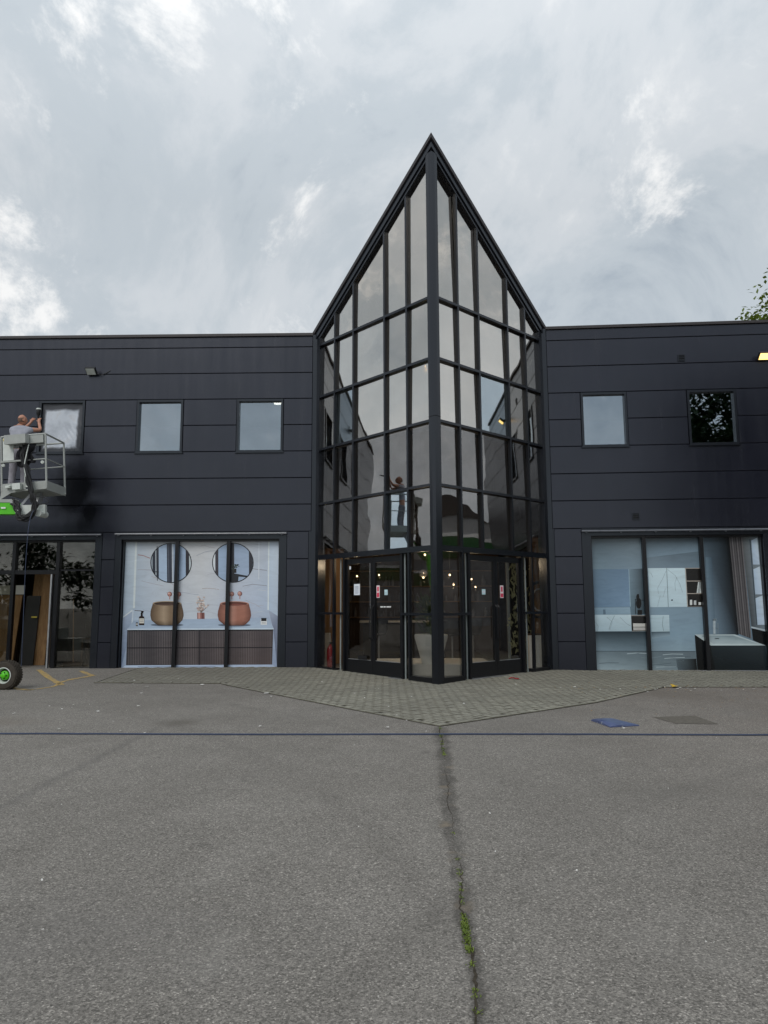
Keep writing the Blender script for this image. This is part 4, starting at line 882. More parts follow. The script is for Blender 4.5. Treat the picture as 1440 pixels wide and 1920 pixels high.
# bar counter, back shelf, chairs, leaf screen, round mirror
bc = empty('bar_counter', (0, 0, 0)); o = MB(); o.box(-.6, 1.7, 20.2, 20.8, .012, 1.02); o.build('body', M['dark'], bc); o = MB(); o.box(-.7, 1.8, 20.1, 20.9, 1.02, 1.07); o.build('top', M['cream'], bc); tag(bc, 'dark bar counter with a pale top inside the entrance', 'counter')
sh = empty('back_shelf', (0, 0, 0)); o = MB(); o.box(-1.6, 3.8, 23.6, 23.7, .012, 3.3); o.build('back', M['wood_dk'], sh)
for z in (1.1, 1.6, 2.1, 2.6): o = MB(); o.box(-1.5, 3.7, 23.3, 23.598, z, z + .03); o.build('shelf', M['wood'], sh)
tag(sh, 'brown wall of shelves at the back of the showroom', 'shelves')
rs = random.Random(4); sj = MB()
for k in range(70):
    x = rs.uniform(-1.4, 3.6); z = rs.choice((1.13, 1.63, 2.13)); r_ = rs.uniform(.025, .06); h_ = rs.uniform(.12, .34); sj.lathe([(.0, 0), (r_, 0), (r_, h_ * .65), (r_ * .4, h_ * .8), (r_ * .4, h_), (.0, h_)], (x, 23.44, z), n=8)
tag(sj.build('shelf_ornaments', M['clear']), 'glass bottles and ornaments on the showroom back shelves', 'ornaments', kind='stuff')
def bar_chair(x, y, rz, label):
    c = empty('bar_chair', (x, y, .012), rz); o = MB(); o.lathe([(.0, 0), (.21, 0), (.20, .02), (.03, .03), (.0, .03)], n=18); o.build('base', M['steel'], c, True); o = MB(); o.tube([(0, 0, .02), (0, 0, .70)], .025, 10); o.build('stem', M['steel'], c)
    o = MB(); o.lathe([(.0, .70), (.18, .70), (.205, .73), (.19, .78), (.0, .79)], n=18); o.build('seat', M['black'], c, True)
    o = MB(); nb = 9
    for i in range(nb):
        a0, a1 = R(200 + 140 * i / nb), R(200 + 140 * (i + 1) / nb)
        o.quadbox([(.2 * math.cos(a0), .2 * math.sin(a0), .78), (.2 * math.cos(a1), .2 * math.sin(a1), .78), (.23 * math.cos(a1), .23 * math.sin(a1), .78), (.23 * math.cos(a0), .23 * math.sin(a0), .78), (.22 * math.cos(a0), .22 * math.sin(a0), 1.1), (.22 * math.cos(a1), .22 * math.sin(a1), 1.1), (.25 * math.cos(a1), .25 * math.sin(a1), 1.1), (.25 * math.cos(a0), .25 * math.sin(a0), 1.1)])
    o.build('backrest', M['black'], c); return tag(c, label, 'chair', 'bar chairs inside the entrance')
bar_chair(-.15, 19.2, .3, 'black bar chair seen through the left doors'); bar_chair(1.75, 18.6, -.4, 'black bar chair seen through the right corner pane'); bar_chair(2.35, 19.1, .2, 'black bar chair seen through the left leaf of the right doors')
ls = empty('leaf_screen', (0, 0, 0)); o = MB(); sA, sB = Vector((2.96, 17.25, 0)), Vector((3.62, 17.95, 0)); o.bar(sA + Vector((0, 0, 1.35)), sB + Vector((0, 0, 1.35)), .05, 2.62); o.build('panel', M['dark'], ls)
lf = MB(); rr = random.Random(12); nrm_ = Vector((-(sB - sA).y, (sB - sA).x, 0)).normalized(); nrm_ = nrm_ if nrm_.y < 0 else -nrm_
for k in range(150):
    p = sA + (sB - sA) * rr.uniform(.05, .95) + nrm_ * (.03 + rr.uniform(0, .05)) + Vector((0, 0, rr.uniform(.2, 2.5))); a = rr.uniform(0, 6.28); dd = ((sB - sA).normalized() * math.cos(a) + Vector((0, 0, math.sin(a)))).normalized(); leaf_card(lf, p, dd, nrm_, rr.uniform(.15, .3), rr.uniform(.05, .1))
M['leaf_pale'] = plain('printed_leaf', (.62, .62, .38), .7, .2, 0, .25, 9); lfo = lf.build('leaves', M['leaf_pale'], ls); tag(ls, 'tall screen covered with pale leaves behind the right doors', 'screen')
o = MB(); o.bar(sA + nrm_ * .03 + Vector((0, 0, .03)), sA + nrm_ * .03 + Vector((0, 0, 2.66)), .06, .05, (0, 1, 0)); o.build('edge_strip', M['tube'], ls)
rmr = empty('wall_ornament', (3.74, 17.30, 1.62)); o = MB()
ring = [(.02 * 0, .30 * math.cos(6.2832 * k / 28), .42 * math.sin(6.2832 * k / 28)) for k in range(29)]; o.tube(ring, .035, 8, False); o.build('ring', M['black'], rmr); o = MB(); o.tube([(0, .16 * math.cos(6.2832 * k / 20), .26 * math.sin(6.2832 * k / 20)) for k in range(21)], .02, 8, False); o.build('inner_ring', M['steel'], rmr); rmr.rotation_euler = (0, 0, R(62)); tag(rmr, 'dark oval ring ornament behind the pane right of the doors', 'ornament')
sw = MB(); sw.bar((3.66, 17.55, 1.6), (3.97, 17.42, 1.6), .04, 3.1); tag(sw.build('oak_wall_panel', M['wood']), 'oak wall panel behind the pane right of the doors', 'wall panel')
sw = MB(); sw.bar((-1.62, 18.1, 1.5), (-1.05, 18.3, 1.5), .04, 2.9); tag(sw.build('oak_wall_panel', M['wood']), 'oak wall panel behind the left doors', 'wall panel')
dk = empty('side_cabinet', (3.55, 17.05, .012)); o = MB(); o.box(-.16, .16, -.12, .2, .0, .78); o.build('carcass', M['cream'], dk); o = MB(); o.box(-.17, .17, -.13, .21, .78, .81); o.build('top', M['wood_dk'], dk); tag(dk, 'small beige cabinet behind the lower pane right of the doors', 'cabinet')

# notices on the doors ------------------------------------------------
def notice(mtx, x, z, wd, ht, mat, label, bands=(), name='door_notice'):
    o = MB(); o.box(x - wd / 2, x + wd / 2, -.093, -.090, z - ht / 2, z + ht / 2); n_ = o.build(name, mat); n_.matrix_world = mtx
    for (z0, z1, wf, mm) in bands:
        q_ = MB(); q_.box(x - wd / 2 * wf, x + wd / 2 * wf, -.0895, -.088, z - ht / 2 + ht * z0, z - ht / 2 + ht * z1); q_.build('print', mm, n_)
    return tag(n_, label, 'notice')
notice(mtL, sxL(.640), 1.86, .20, .25, M['paper'], 'white printed sheet taped to the left leaf of the left doors', [(.15 + .1 * k, .19 + .1 * k, .62, M['ink']) for k in range(7)])
notice(mtL, sxL(.462), 1.80, .10, .27, M['notice_white'], 'red and white safety notice on the right leaf of the left doors', [(.06, .42, .8, M['notice_red']), (.52, .90, .55, M['notice_red'])])
notice(mtL, sxL(.398), 1.78, .10, .115, M['paper_blue'], 'small pale blue card on the right leaf of the left doors', [(.2, .26, .7, M['ink']), (.5, .56, .7, M['ink'])])
notice(mtL, sxL(.490), 1.83, .03, .12, M['paper'], 'narrow grey card beside the red notice on the left doors', [(.3, .7, .5, M['ink'])])
notice(mtL, sxL(.700), 2.36, .05, .07, M['paper'], 'tiny white sticker at the top of the left leaf of the left doors')
tx = MB()
for k, wd in enumerate((.035, .022, .03, .012, .028, .03, .0, .03, .024, .03, .02, .03)):   # small white lettering too far away to read
    if wd: tx.box(sxL(.448) - .028 * (k + 1) - wd / 2, sxL(.448) - .028 * (k + 1) + wd / 2 - .004, -.0935, -.0915, 1.455, 1.482)
tx.v = [(v[0], v[1], v[2]) for v in tx.v]; ob = tx.build('door_lettering', M['letter']); ob.matrix_world = mtL; tag(ob, 'line of small white lettering on the right leaf of the left doors', 'lettering', kind='stuff')
notice(mtR, sxR(.400), 1.78, .115, .115, M['paper_blue'], 'small pale blue card on the left leaf of the right doors', [(.3, .7, .75, M['paper']), (.46, .54, .6, M['ink'])])
notice(mtR, sxR(.560), 1.79, .115, .275, M['notice_white'], 'red and white safety notice on the right leaf of the right doors', [(.06, .36, .85, M['notice_red']), (.50, .90, .5, M['notice_red'])])

# ------------------------------------------------------------------ wall fittings
def floodlight(W, u, z, lit, label, flip):
    e = empty('floodlight'); sg = W.sg
    o = MB(); q_ = lambda a, d, h: (sg * u + a, d, z + h)
    A0, T_, N_ = Vector((.07, -.09)), Vector((.77, .64)), Vector((.64, -.77))
    def slab(hw, a, b, n0, n1):
        c_ = [A0 + T_ * a + N_ * n0, A0 + T_ * b + N_ * n0, A0 + T_ * b + N_ * n1, A0 + T_ * a + N_ * n1]; m_ = MB()
        m_.prism([tuple(v) for v in c_], lambda v: q_(-hw, v[0], v[1]), lambda v: q_(hw, v[0], v[1])); return m_
    slab(.125, .0, .20, -.07, .0).build('housing', M['black'], e); slab(.108, .015, .185, .001, .008).build('lens', M['flood'] if lit else M['pale_steel'], e)
    o = MB(); o.box(sg * u - .03, sg * u + .03, .0, .12, z - .02, z + .05); o.build('bracket', M['black'], e)
    o = MB(); s_ = -1 if flip else 1; o.tube([q_(s_ * .12, .08, -.06), q_(s_ * .22, .05, -.085), q_(s_ * .32, .02, -.03), q_(s_ * .45, .0, .05)], .008, 6); o.build('cable', M['rubber'], e)
    e.matrix_world = W.mtx; return tag(e, label, 'floodlight', 'floodlights under the parapet')
floodlight(LW, 5.66, 7.36, False, 'unlit grey floodlight above the painter', True)
fl2 = floodlight(RW, 5.22, 7.40, True, 'lit floodlight on the wall of the right wing', True)
def vent(W, u, z, label, louv):
    e = empty('wall_vent'); sg = W.sg; o = MB(); h = .085
    W.box(o, u - h, u + h, .0, .02, z + h - .018, z + h); W.box(o, u - h, u + h, .0, .02, z - h, z - h + .018); W.box(o, u - h, u - h + .018, .0, .0195, z - h + .018, z + h - .018); W.box(o, u + h - .018, u + h, .0, .0195, z - h + .018, z + h - .018); o.build('frame', M['trim'], e)
    o = MB(); W.box(o, u - h + .01, u + h - .01, .001, .006, z - h + .01, z + h - .01); o.build('hole', M['black'], e)
    for k in range(louv):
        zz_ = z - h + .03 + k * .045; o = MB(); W.box(o, u - h + .018, u + h - .018, .008, .024, zz_, zz_ + .014); o.build('louvre', M['trim'], e)
    e.matrix_world = W.mtx; return tag(e, label, 'vent')
vent(RW, 3.34, 7.44, 'square louvred vent high on the right wing', 3); vent(RW, 2.065, 3.57, 'square black vent above the bathtub poster', 3)
rb_ = MB(); LW.box(rb_, .955, 1.0, -3.2, -2.0, 6.92, 6.96)
for k, (u, d, z) in enumerate(((1.25, -1.6, 6.99), (1.15, -2.6, 6.99))):
    o = MB(); o.lathe([(.0, 0), (.10, 0), (.10, -.02), (.0, -.02)], (u, d, z), n=20); q_ = o.build('downlight', M['bulb_cool']); q_.matrix_world = ML; tag(q_, ['nearer lit ceiling downlight in the upstairs window next to the tower', 'farther lit ceiling downlight in the upstairs window next to the tower'][k], 'downlight', 'upstairs downlights')
e = MB(); e.lathe([(.0, .06), (.05, .04), (.065, 0), (.04, -.05), (.0, -.06)], (-3.72, -1.0, 6.50), n=14); q_ = e.build('ceiling_bulb', M['bulb']); q_.matrix_world = MRm; tag(q_, 'lit bulb behind the right upstairs window', 'bulb')

# ------------------------------------------------------------------ boom lift
lift = empty('boom_lift', (-9.2, 14.6, -.05)); tag(lift, 'green boom lift with a grey basket raised to the left upstairs windows', 'boom lift')
LO = Vector((-9.2, 14.6, -.05))
def lp(mb, name, mat, smooth=False, parent=None):
    o = mb.build(name, mat, lift if parent is None else parent, smooth)
    if parent is None: o.location = -LO
    return o
# chassis, turret and booms (mostly beyond the left edge of the view)
o = MB(); o.box(-13.6, -8.75, 14.15, 14.95, .28, .62); o.box(-13.2, -9.2, 14.25, 14.85, .62, .9); lp(o, 'chassis', M['grey_steel'])
o = MB(); o.lathe([(.0, .9), (.45, .9), (.45, 1.15), (.30, 1.25), (.30, 1.6), (.0, 1.6)], (-11.2, 14.6, 0), n=24); lp(o, 'turret', M['grey_steel'], True)
o = MB(); o.bar((-11.2, 14.6, 1.5), (-13.6, 14.95, 3.6), .22, .24); lp(o, 'lower_boom', M['green'])
o = MB(); o.bar((-13.7, 15.05, 3.60), (-7.90, 15.2, 3.60), .20, .25); bo = lp(o, 'upper_boom', M['green'])
o = MB(); o.bar((-13.6, 15.02, 3.762), (-7.93, 15.17, 3.762), .16, .07); o.build('hose_tray', M['grey_steel'], bo); o = MB(); o.box(-8.03, -7.905, 15.07, 15.098, 3.71, 3.735); o.build('sensor', M['steel'], bo)
tx = MB()
for k, wd in enumerate((.05, .02, .045, .03, .05, .0, .03, .05, .04)):
    if wd: tx.box(-8.60 + .055 * k, -8.60 + .055 * k + wd, 15.066, 15.0745, 3.590, 3.625)
bl_ = tx.build('boom_lettering', M['letter'], bo); bl_['kind'] = 'stuff'; bl_.location = (0, .004, 0)
o = MB(); o.bar((-7.90, 15.2, 3.57), (-7.36, 15.3, 3.60), .15, .20); o.tube([(-7.44, 15.12, 3.50), (-7.44, 15.45, 3.50)], .075, 14); o.tube([(-7.86, 15.06, 3.53), (-7.86, 15.32, 3.53)], .05, 12); lp(o, 'jib', M['pale_steel'])
o = MB(); o.bar((-7.62, 15.35, 3.62), (-7.62, 15.55, 3.98), .18, .10, (1, 0, 0)); o.bar((-7.90, 15.25, 3.66), (-7.74, 15.35, 3.95), .045, .045); lp(o, 'basket_mount', M['steel'])
# basket
bk = MB(); BW, BD = .485, .45
bo_ = Vector((-7.81, 15.65, 4.03)); TILT = R(-4.5)
bmx = Matrix.Translation(bo_ - LO) @ Matrix.Rotation(TILT, 4, 'Y')
bk.box(-BW, BW, -BD, BD, -.03, .0)
bso = bk.build('basket_floor', M['grey_steel'], lift); bso.matrix_local = bmx
def bp_(name, mat, fn, smooth=False):
    m_ = MB(); fn(m_); return m_.build(name, mat, bso, smooth)
for sx_, sy_ in ((-1, -1), (1, -1), (1, 1), (-1, 1)):
    bp_('post', M['grey_steel'], lambda m_: m_.tube([(sx_ * BW, sy_ * BD, -.02), (sx_ * BW, sy_ * BD, 1.19)], .022, 10))
for z, r_ in ((1.20, .021), (.64, .014)):
    for a, b in (((-BW, -BD), (BW, -BD)), ((BW, -BD), (BW, BD)), ((BW, BD), (-BW, BD)), ((-BW, BD), (-BW, -BD))):
        if z < 1 and a == (-BW, BD): continue
        bp_('rail', M['grey_steel'], lambda m_: m_.tube([(a[0], a[1], z), (b[0], b[1], z)], r_, 8))
bp_('toe_board', M['grey_steel'], lambda m_: m_.prism([(-BW, .15), (BW, .15), (BW, -.03), (.18, -.03), (.10, .04), (.04, .04), (-.05, -.04), (-.28, -.06), (-BW - .06, -.20), (-BW - .02, -.10)], lambda p: (p[0], -BD - .012, p[1]), lambda p: (p[0], -BD - .001, p[1])))
bp_('toe_board', M['grey_steel'], lambda m_: m_.box(BW + .001, BW + .012, -BD, BD, -.05, .15))
bp_('toe_board', M['grey_steel'], lambda m_: m_.box(-BW, BW, BD + .001, BD + .012, -.03, .14)); bp_('toe_board', M['grey_steel'], lambda m_: m_.box(-BW - .012, -BW - .001, -BD, BD, -.05, .15))
bp_('upright', M['pale_steel'], lambda m_: m_.tube([(.02, -BD, .0), (.02, -BD, .64)], .012, 8))
bp_('control_box', M['grey_steel'], lambda m_: (m_.panel(-.30, .16, -BD + .02, -BD + .26, .98, 1.185, .02)))
bp_('control_box', M['grey_steel'], lambda m_: m_.quadbox([(-.30, -BD - .24, .97), (.16, -BD - .24, .97), (.16, -BD + .01, 1.0), (-.30, -BD + .01, 1.0), (-.30, -BD - .24, 1.17), (.16, -BD - .24, 1.17), (.16, -BD + .01, 1.20), (-.30, -BD + .01, 1.20)]))
bp_('tool_tray', M['grey_steel'], lambda m_: m_.box(.165, BW - .03, -BD - .05, -BD + .12, 1.0, 1.17))
bp_('side_plate', M['pale_steel'], lambda m_: m_.prism([(-BW + .05, 1.16), (-.24, 1.16), (-.20, .98), (-.20, .66), (-BW + .05, .66)], lambda p: (p[0], -BD - .03, p[1]), lambda p: (p[0], -BD - .02, p[1])))
bp_('plate_ledge', M['grey_steel'], lambda m_: m_.box(-BW, .0, -BD - .06, -BD + .03, .615, .648))
bp_('padding', M['yellow_tape'], lambda m_: m_.tube([(-BW + .07, -BD - .02, 1.12), (-.31, -BD - .02, 1.12)], .035, 10))
bp_('junction_box', M['pale_steel'], lambda m_: m_.panel(-.20, -.03, -BD - .12, -BD - .013, -.01, .125, .012))
bp_('foot_switch', M['pale_steel'], lambda m_: (m_.box(-.36, -.26, -BD - .10, -BD - .013, .04, .09), m_.tube([(-.31, -BD - .08, .05), (-.24, -BD - .10, .09)], .02, 8)))
for x in (-BW + .05, BW - .07): bp_('lug', M['pale_steel'], lambda m_: m_.lathe([(.012, -.02), (.034, -.02), (.034, .02), (.012, .02), (.012, -.02)], (x, -BD - .01, .565), (0, 1, 0), 14), True)
bp_('bolt', M['pale_steel'], lambda m_: m_.tube([(BW + .012, BD - .04, .0), (BW + .03, BD - .04, .0)], .022, 10))
def curve_pts(p, n=8):                                   # Catmull-Rom
    p = [Vector(q_) for q_ in p]; p = [p[0]] + p + [p[-1]]; r_ = []
    for i in range(1, len(p) - 2):
        for k in range(n):
            t = k / n; a, b, c, d = p[i - 1:i + 3]; r_.append(.5 * ((2 * b) + (-a + c) * t + (2 * a - 5 * b + 4 * c - d) * t * t + (-a + 3 * b - 3 * c + d) * t ** 3))
    return r_ + [p[-2]]
rh = random.Random(21)
base = [(-7.80, 15.12, 4.98), (-7.80, 15.10, 4.72), (-7.74, 15.09, 4.45), (-7.66, 15.07, 4.18), (-7.60, 15.06, 3.98), (-7.52, 15.05, 3.80), (-7.47, 15.05, 3.62), (-7.58, 15.04, 3.44), (-7.72, 15.03, 3.37), (-7.80, 15.04, 3.46), (-7.86, 15.05, 3.64), (-7.96, 15.1, 3.76)]
for k in range(13):
    j = [Vector(p) + Vector((rh.uniform(-.06, .06), rh.uniform(-.05, .03), rh.uniform(-.07, .07) * (1 if i > 4 else .4))) for i, p in enumerate(base)]
    o = MB(); o.tube(curve_pts(j, 6), rh.choice([.014, .017, .020, .024]), 7); lp(o, 'hydraulic_hose', M['rubber'], True)
o = MB(); o.tube(curve_pts([(-7.72, 15.1, 5.0), (-7.74, 15.06, 4.75), (-7.76, 15.05, 4.5), (-7.70, 15.04, 4.25), (-7.62, 15.04, 4.0)], 6), .011, 7); lp(o, 'white_cable', M['pale_steel'], True)
o = MB(); o.tube(curve_pts([(-7.62, 15.06, 3.80), (-7.42, 15.04, 3.84), (-7.22, 15.02, 3.80), (-7.18, 15.02, 3.72), (-7.30, 15.03, 3.68), (-7.46, 15.04, 3.66)], 6), .008, 6); lp(o, 'cable_loop', M['rubber'], True)
for p, r_ in (((-7.65, 15.06, 4.06), .05), ((-7.84, 15.05, 3.55), .05)):
    o = MB(); o.lathe([(r_, -.008), (r_ + .006, -.008), (r_ + .006, .008), (r_, .008), (r_, -.008)], p, (.3, 0, 1), 14); lp(o, 'cable_tie', M['pale_steel'])
# dark jacket hung inside the rail
jk = MB()
for j in range(9):
    for i in range(9):
        u = i / 8; v = j / 8; jk.v.append((-8.02 + .38 * u + .02 * math.sin(v * 9), 15.22 + .05 * math.sin(u * 14 + v * 6) + .03 * math.sin(v * 13 + u * 3), 5.02 - .46 * v - .05 * math.sin(u * 5)))
for j in range(8):
    for i in range(8): jk.f.append([j * 9 + i, j * 9 + i + 1, (j + 1) * 9 + i + 1, (j + 1) * 9 + i]); jk.m.append(0)
M['jacket'] = plain('dark_jacket_cloth', (.022, .022, .025), .75, .25, 0, .4, 16, .4)
jo = jk.build('jacket', M['jacket'], None, True); md = jo.modifiers.new('thick', 'SOLIDIFY'); md.thickness = .03; md = jo.modifiers.new('sub', 'SUBSURF'); md.levels = md.render_levels = 1
tag(jo, 'dark crumpled jacket hanging on the front rail of the lift basket', 'jacket')
# wheel
def wheel(cx, cy, label=None):
    wh = empty('wheel', (0, 0, 0), 0, lift); wh.location = Vector((cx, cy, .215)) - LO; wh.rotation_euler = (0, 0, R(-6))
    ax = (0, -1, 0); o = MB()
    o.lathe([(.145, -.10), (.20, -.115), (.245, -.105), (.265, -.075), (.270, -.03), (.270, .03), (.265, .075), (.245, .105), (.20, .115), (.145, .10)], (0, 0, 0), ax, 44); t_ = o.build('tyre', M['tyre'], wh, True)
    o = MB()
    for k in range(34):                                  # tread lugs
        for q_ in range(5):
            a = 6.2832 * (k + .5 * (q_ % 2)) / 34; y = -.08 + .04 * q_; rr_ = .270 if abs(y) < .06 else .262
            c_, s_ = math.cos(a), math.sin(a); tx_, tz_ = -s_, c_; hw = .014; p = []
            for dr in (-.004, .010):
                for (dy, dt) in ((-.014, -hw), (.014, -hw), (.014, hw), (-.014, hw)): p.append(((rr_ + dr) * c_ + tx_ * dt, y + dy, (rr_ + dr) * s_ + tz_ * dt))
            o.quadbox(p)
    lg = o.build('tread_lugs', M['tyre'], t_); lg['kind'] = 'stuff'
    o = MB(); o.lathe([(.150, .100), (.152, .108), (.138, .110), (.130, .085), (.120, .02), (.0, .02)], (0, 0, 0), ax, 40); o.build('rim', M['pale_steel'], wh, True)
    o = MB(); o.lathe([(.125, .025), (.118, .03), (.0, .03)], (0, 0, 0), ax, 30); o.build('disc', M['black'], wh, True)
    o = MB(); o.lathe([(.085, .03), (.085, .075), (.07, .09), (.045, .095), (.045, .12), (.038, .125), (.0, .125)], (0, 0, 0), ax, 24)
    o.build('hub', M['green'], wh, True)
    for k in range(5):
        a = 6.2832 * k / 5; o = MB(); o.tube([(.062 * math.cos(a), -.088, .062 * math.sin(a)), (.062 * math.cos(a), -.108, .062 * math.sin(a))], .011, 6); o.build('wheel_nut', M['black'], wh)
    return wh
M['tyre'] = plain('dusty_tyre', (.055, .047, .038), .8, .25, 0, .25, 12)
wheel(-7.19, 13.78); o = MB(); o.tube([(-7.19, 13.80, .215), (-8.8, 14.4, .40)], .05, 10); o.bar((-7.40, 13.95, .30), (-8.8, 14.4, .45), .1, .1); lp(o, 'axle', M['grey_steel'])
wheel(-11.6, 13.9)

# ------------------------------------------------------------------ painter
M['skin'] = plain('skin', (.46, .23, .155), .55, .35, 0, .08, 12); M['tshirt'] = plain('grey_tshirt', (.34, .35, .40), .85, .15, 0, .15, 9, .3); M['trousers'] = plain('grey_work_trousers', (.27, .26, .29), .85, .15, 0, .25, 10, .4); M['shoe'] = plain('dark_shoe', (.02, .02, .02), .6, .3); M['stubble'] = plain('cropped_hair', (.16, .10, .075), .8, .2)
def skin_mesh(name, verts, edges, radii, mat, parent, root=0, sub=2):
    me = bpy.data.meshes.new(name); me.from_pydata(verts, edges, []); ob = bpy.data.objects.new(name, me); C.objects.link(ob); ob.parent = parent
    ob.modifiers.new('skin', 'SKIN'); sb_ = ob.modifiers.new('sub', 'SUBSURF'); sb_.levels = sb_.render_levels = sub
    for i, r_ in enumerate(radii): me.skin_vertices[0].data[i].radius = r_ if isinstance(r_, tuple) else (r_, r_); me.skin_vertices[0].data[i].use_root = (i == root)
    dg = bpy.context.evaluated_depsgraph_get(); dg.update(); ev = ob.evaluated_get(dg); nm = bpy.data.meshes.new_from_object(ev); ob.modifiers.clear(); ob.data = nm; nm.materials.clear(); nm.materials.append(mat); nm.polygons.foreach_set('use_smooth', [True] * len(nm.polygons)); nm.polygons.foreach_set('material_index', [0] * len(nm.polygons)); return ob
pn = empty('person', (-8.25, 15.72, 4.04)); PO = Vector((-8.2, 15.72, 4.02))
V = []; E_ = []; RD = []
def jt(p, r_, par=None):
    V.append(Vector(p) - PO); RD.append(r_)
    if par is not None: E_.append((par, len(V) - 1))
    return len(V) - 1
pel = jt((-8.2, 15.72, 4.98), (.15, .11)); sp = jt((-8.2, 15.71, 5.20), (.145, .10), pel); chs = jt((-8.2, 15.72, 5.40), (.17, .11), sp); nk = jt((-8.205, 15.74, 5.545), .058, chs); nk2 = jt((-8.20, 15.76, 5.60), .056, nk)
hips = []
for sx_, fx, fy in ((-1, -.12, .0), (1, .11, .06)):
    h = jt((-8.2 + sx_ * .09, 15.72, 4.93), .095, pel); kn = jt((-8.2 + fx * 1.0, 15.74 + fy, 4.52), .062, h); an = jt((-8.2 + fx * 1.1, 15.72 + fy, 4.12), .042, kn); jt((-8.2 + fx * 1.25, 15.86 + fy, 4.06), .036, an)
shl = jt((-8.37, 15.73, 5.47), .068, chs); ell = jt((-8.36, 16.00, 5.46), .042, shl); wrl = jt((-8.16, 16.10, 5.74), .030, ell)
shr_ = jt((-8.03, 15.74, 5.47), .068, chs); elr = jt((-7.83, 15.90, 5.50), .043, shr_); wrr = jt((-7.95, 16.05, 5.72), .030, elr)
def hand(wr, dirv, side):
    w0 = V[wr] + PO; dv = Vector(dirv).normalized(); sd_ = Vector(side).normalized(); pm = jt(w0 + dv * .055, (.036, .022), wr)
    for k in range(4):
        b_ = w0 + dv * .085 + sd_ * (-.03 + .02 * k); f1 = jt(b_, .0105, pm); f2 = jt(b_ + dv * .03 + Vector((0, .02, 0)), .0095, f1); jt(b_ + dv * (.035 + .006 * (k in (1, 2))) + Vector((0, .045, -.01)), .0085, f2)
    th_ = jt(w0 + dv * .035 + sd_ * -.045, .012, pm); jt(w0 + dv * .06 + sd_ * -.06 + Vector((0, .02, 0)), .010, th_)
hand(wrr, (-.1, .2, 1), (1, 0, 0)); hand(wrl, (.45, .1, .9), (1, 0, -.4))
skin_mesh('body', V, E_, RD, M['skin'], pn)
# head: shaped egg with ears, nose, brow
hm = bmesh.new(); bmesh.ops.create_uvsphere(hm, u_segments=24, v_segments=18, radius=1.0)
for v in hm.verts:
    x, y, z = v.co; jaw = 1 - .30 * clamp(-z); v.co = Vector((x * .077 * jaw, y * .098 * (1 - .12 * clamp(-z)) + (.012 if z < -.3 and y > 0 else 0), z * .122))
    if y > .9 and abs(x) < .2 and -.35 < z < .1: v.co.y += .022
    if y > .6 and abs(x) < .5 and .1 < z < .35: v.co.y += .006
me = bpy.data.meshes.new('head'); hm.to_mesh(me); hm.free(); me.materials.append(M['skin']); me.polygons.foreach_set('use_smooth', [True] * len(me.polygons)); hd = bpy.data.objects.new('head', me); C.objects.link(hd); hd.parent = pn; hd.location = Vector((-8.195, 15.775, 5.705)) - PO; hd.rotation_euler = (R(12), 0, R(-38))
for s_ in (-1, 1):
    o = MB(); o.lathe([(.0, .0), (.022, .002), (.030, .008), (.026, .014), (.0, .012)], (s_ * .072, -.008, -.005), (s_, -.35, 0), 12); o.build('ear', M['skin'], hd, True)
    o = MB(); o.lathe([(.0, .006), (.006, .004), (.008, 0), (.0, -.002)], (s_ * .028, .088, .012), (0, 1, 0), 10); o.build('eye', M['black'], hd, True)
o = MB(); o.bar((-.022, .090, -.058), (.022, .090, -.058), .008, .006); o.build('mouth', M['stubble'], hd)
hb = bmesh.new(); bmesh.ops.create_uvsphere(hb, u_segments=24, v_segments=16, radius=1.0)
bmesh.ops.delete(hb, geom=[v for v in hb.verts if v.co.y > .25 or v.co.z > .45 or v.co.z < -.55], context='VERTS')
for v in hb.verts: v.co = Vector((v.co.x * .079 * (1 - .26 * clamp(-v.co.z)), v.co.y * .100, v.co.z * .124))
me = bpy.data.meshes.new('cropped_hair'); hb.to_mesh(me); hb.free(); me.materials.append(M['stubble']); me.polygons.foreach_set('use_smooth', [True] * len(me.polygons)); ho = bpy.data.objects.new('cropped_hair', me); C.objects.link(ho); ho.parent = hd
# clothes
def garment(name, js, es, mat, root=0):
    return skin_mesh(name, [Vector(p) - PO for p, r_ in js], es, [r_ for p, r_ in js], mat, pn, root)
garment('tshirt', [((-8.2, 15.71, 5.06), (.168, .125)), ((-8.2, 15.71, 5.24), (.160, .115)), ((-8.2, 15.72, 5.41), (.185, .125)), ((-8.205, 15.74, 5.52), (.085, .075)), ((-8.38, 15.74, 5.465), .086), ((-8.375, 15.88, 5.455), .066), ((-8.02, 15.745, 5.465), .086), ((-7.93, 15.82, 5.485), .066)], [(0, 1), (1, 2), (2, 3), (2, 4), (4, 5), (2, 6), (6, 7)], M['tshirt'])
garment('trousers', [((-8.2, 15.72, 5.06), (.160, .122)), ((-8.2, 15.72, 4.95), (.165, .125)), ((-8.295, 15.72, 4.88), .112), ((-8.32, 15.74, 4.52), .084), ((-8.332, 15.72, 4.11), .070), ((-8.105, 15.72, 4.88), .112), ((-8.09, 15.80, 4.52), .084), ((-8.079, 15.78, 4.11), .070)], [(0, 1), (1, 2), (2, 3), (3, 4), (1, 5), (5, 6), (6, 7)], M['trousers'])
for fx, fy in ((-.132, .0), (.121, .06)): garment('shoe', [((-8.2 + fx, 15.70 + fy, 4.07), .05), ((-8.2 + fx * 1.05, 15.80 + fy, 4.06), .048), ((-8.2 + fx * 1.15, 15.90 + fy, 4.055), .038)], [(0, 1), (1, 2)], M['shoe'])
tag(pn, 'bald person in grey t-shirt and trousers spraying from the lift basket', 'person')
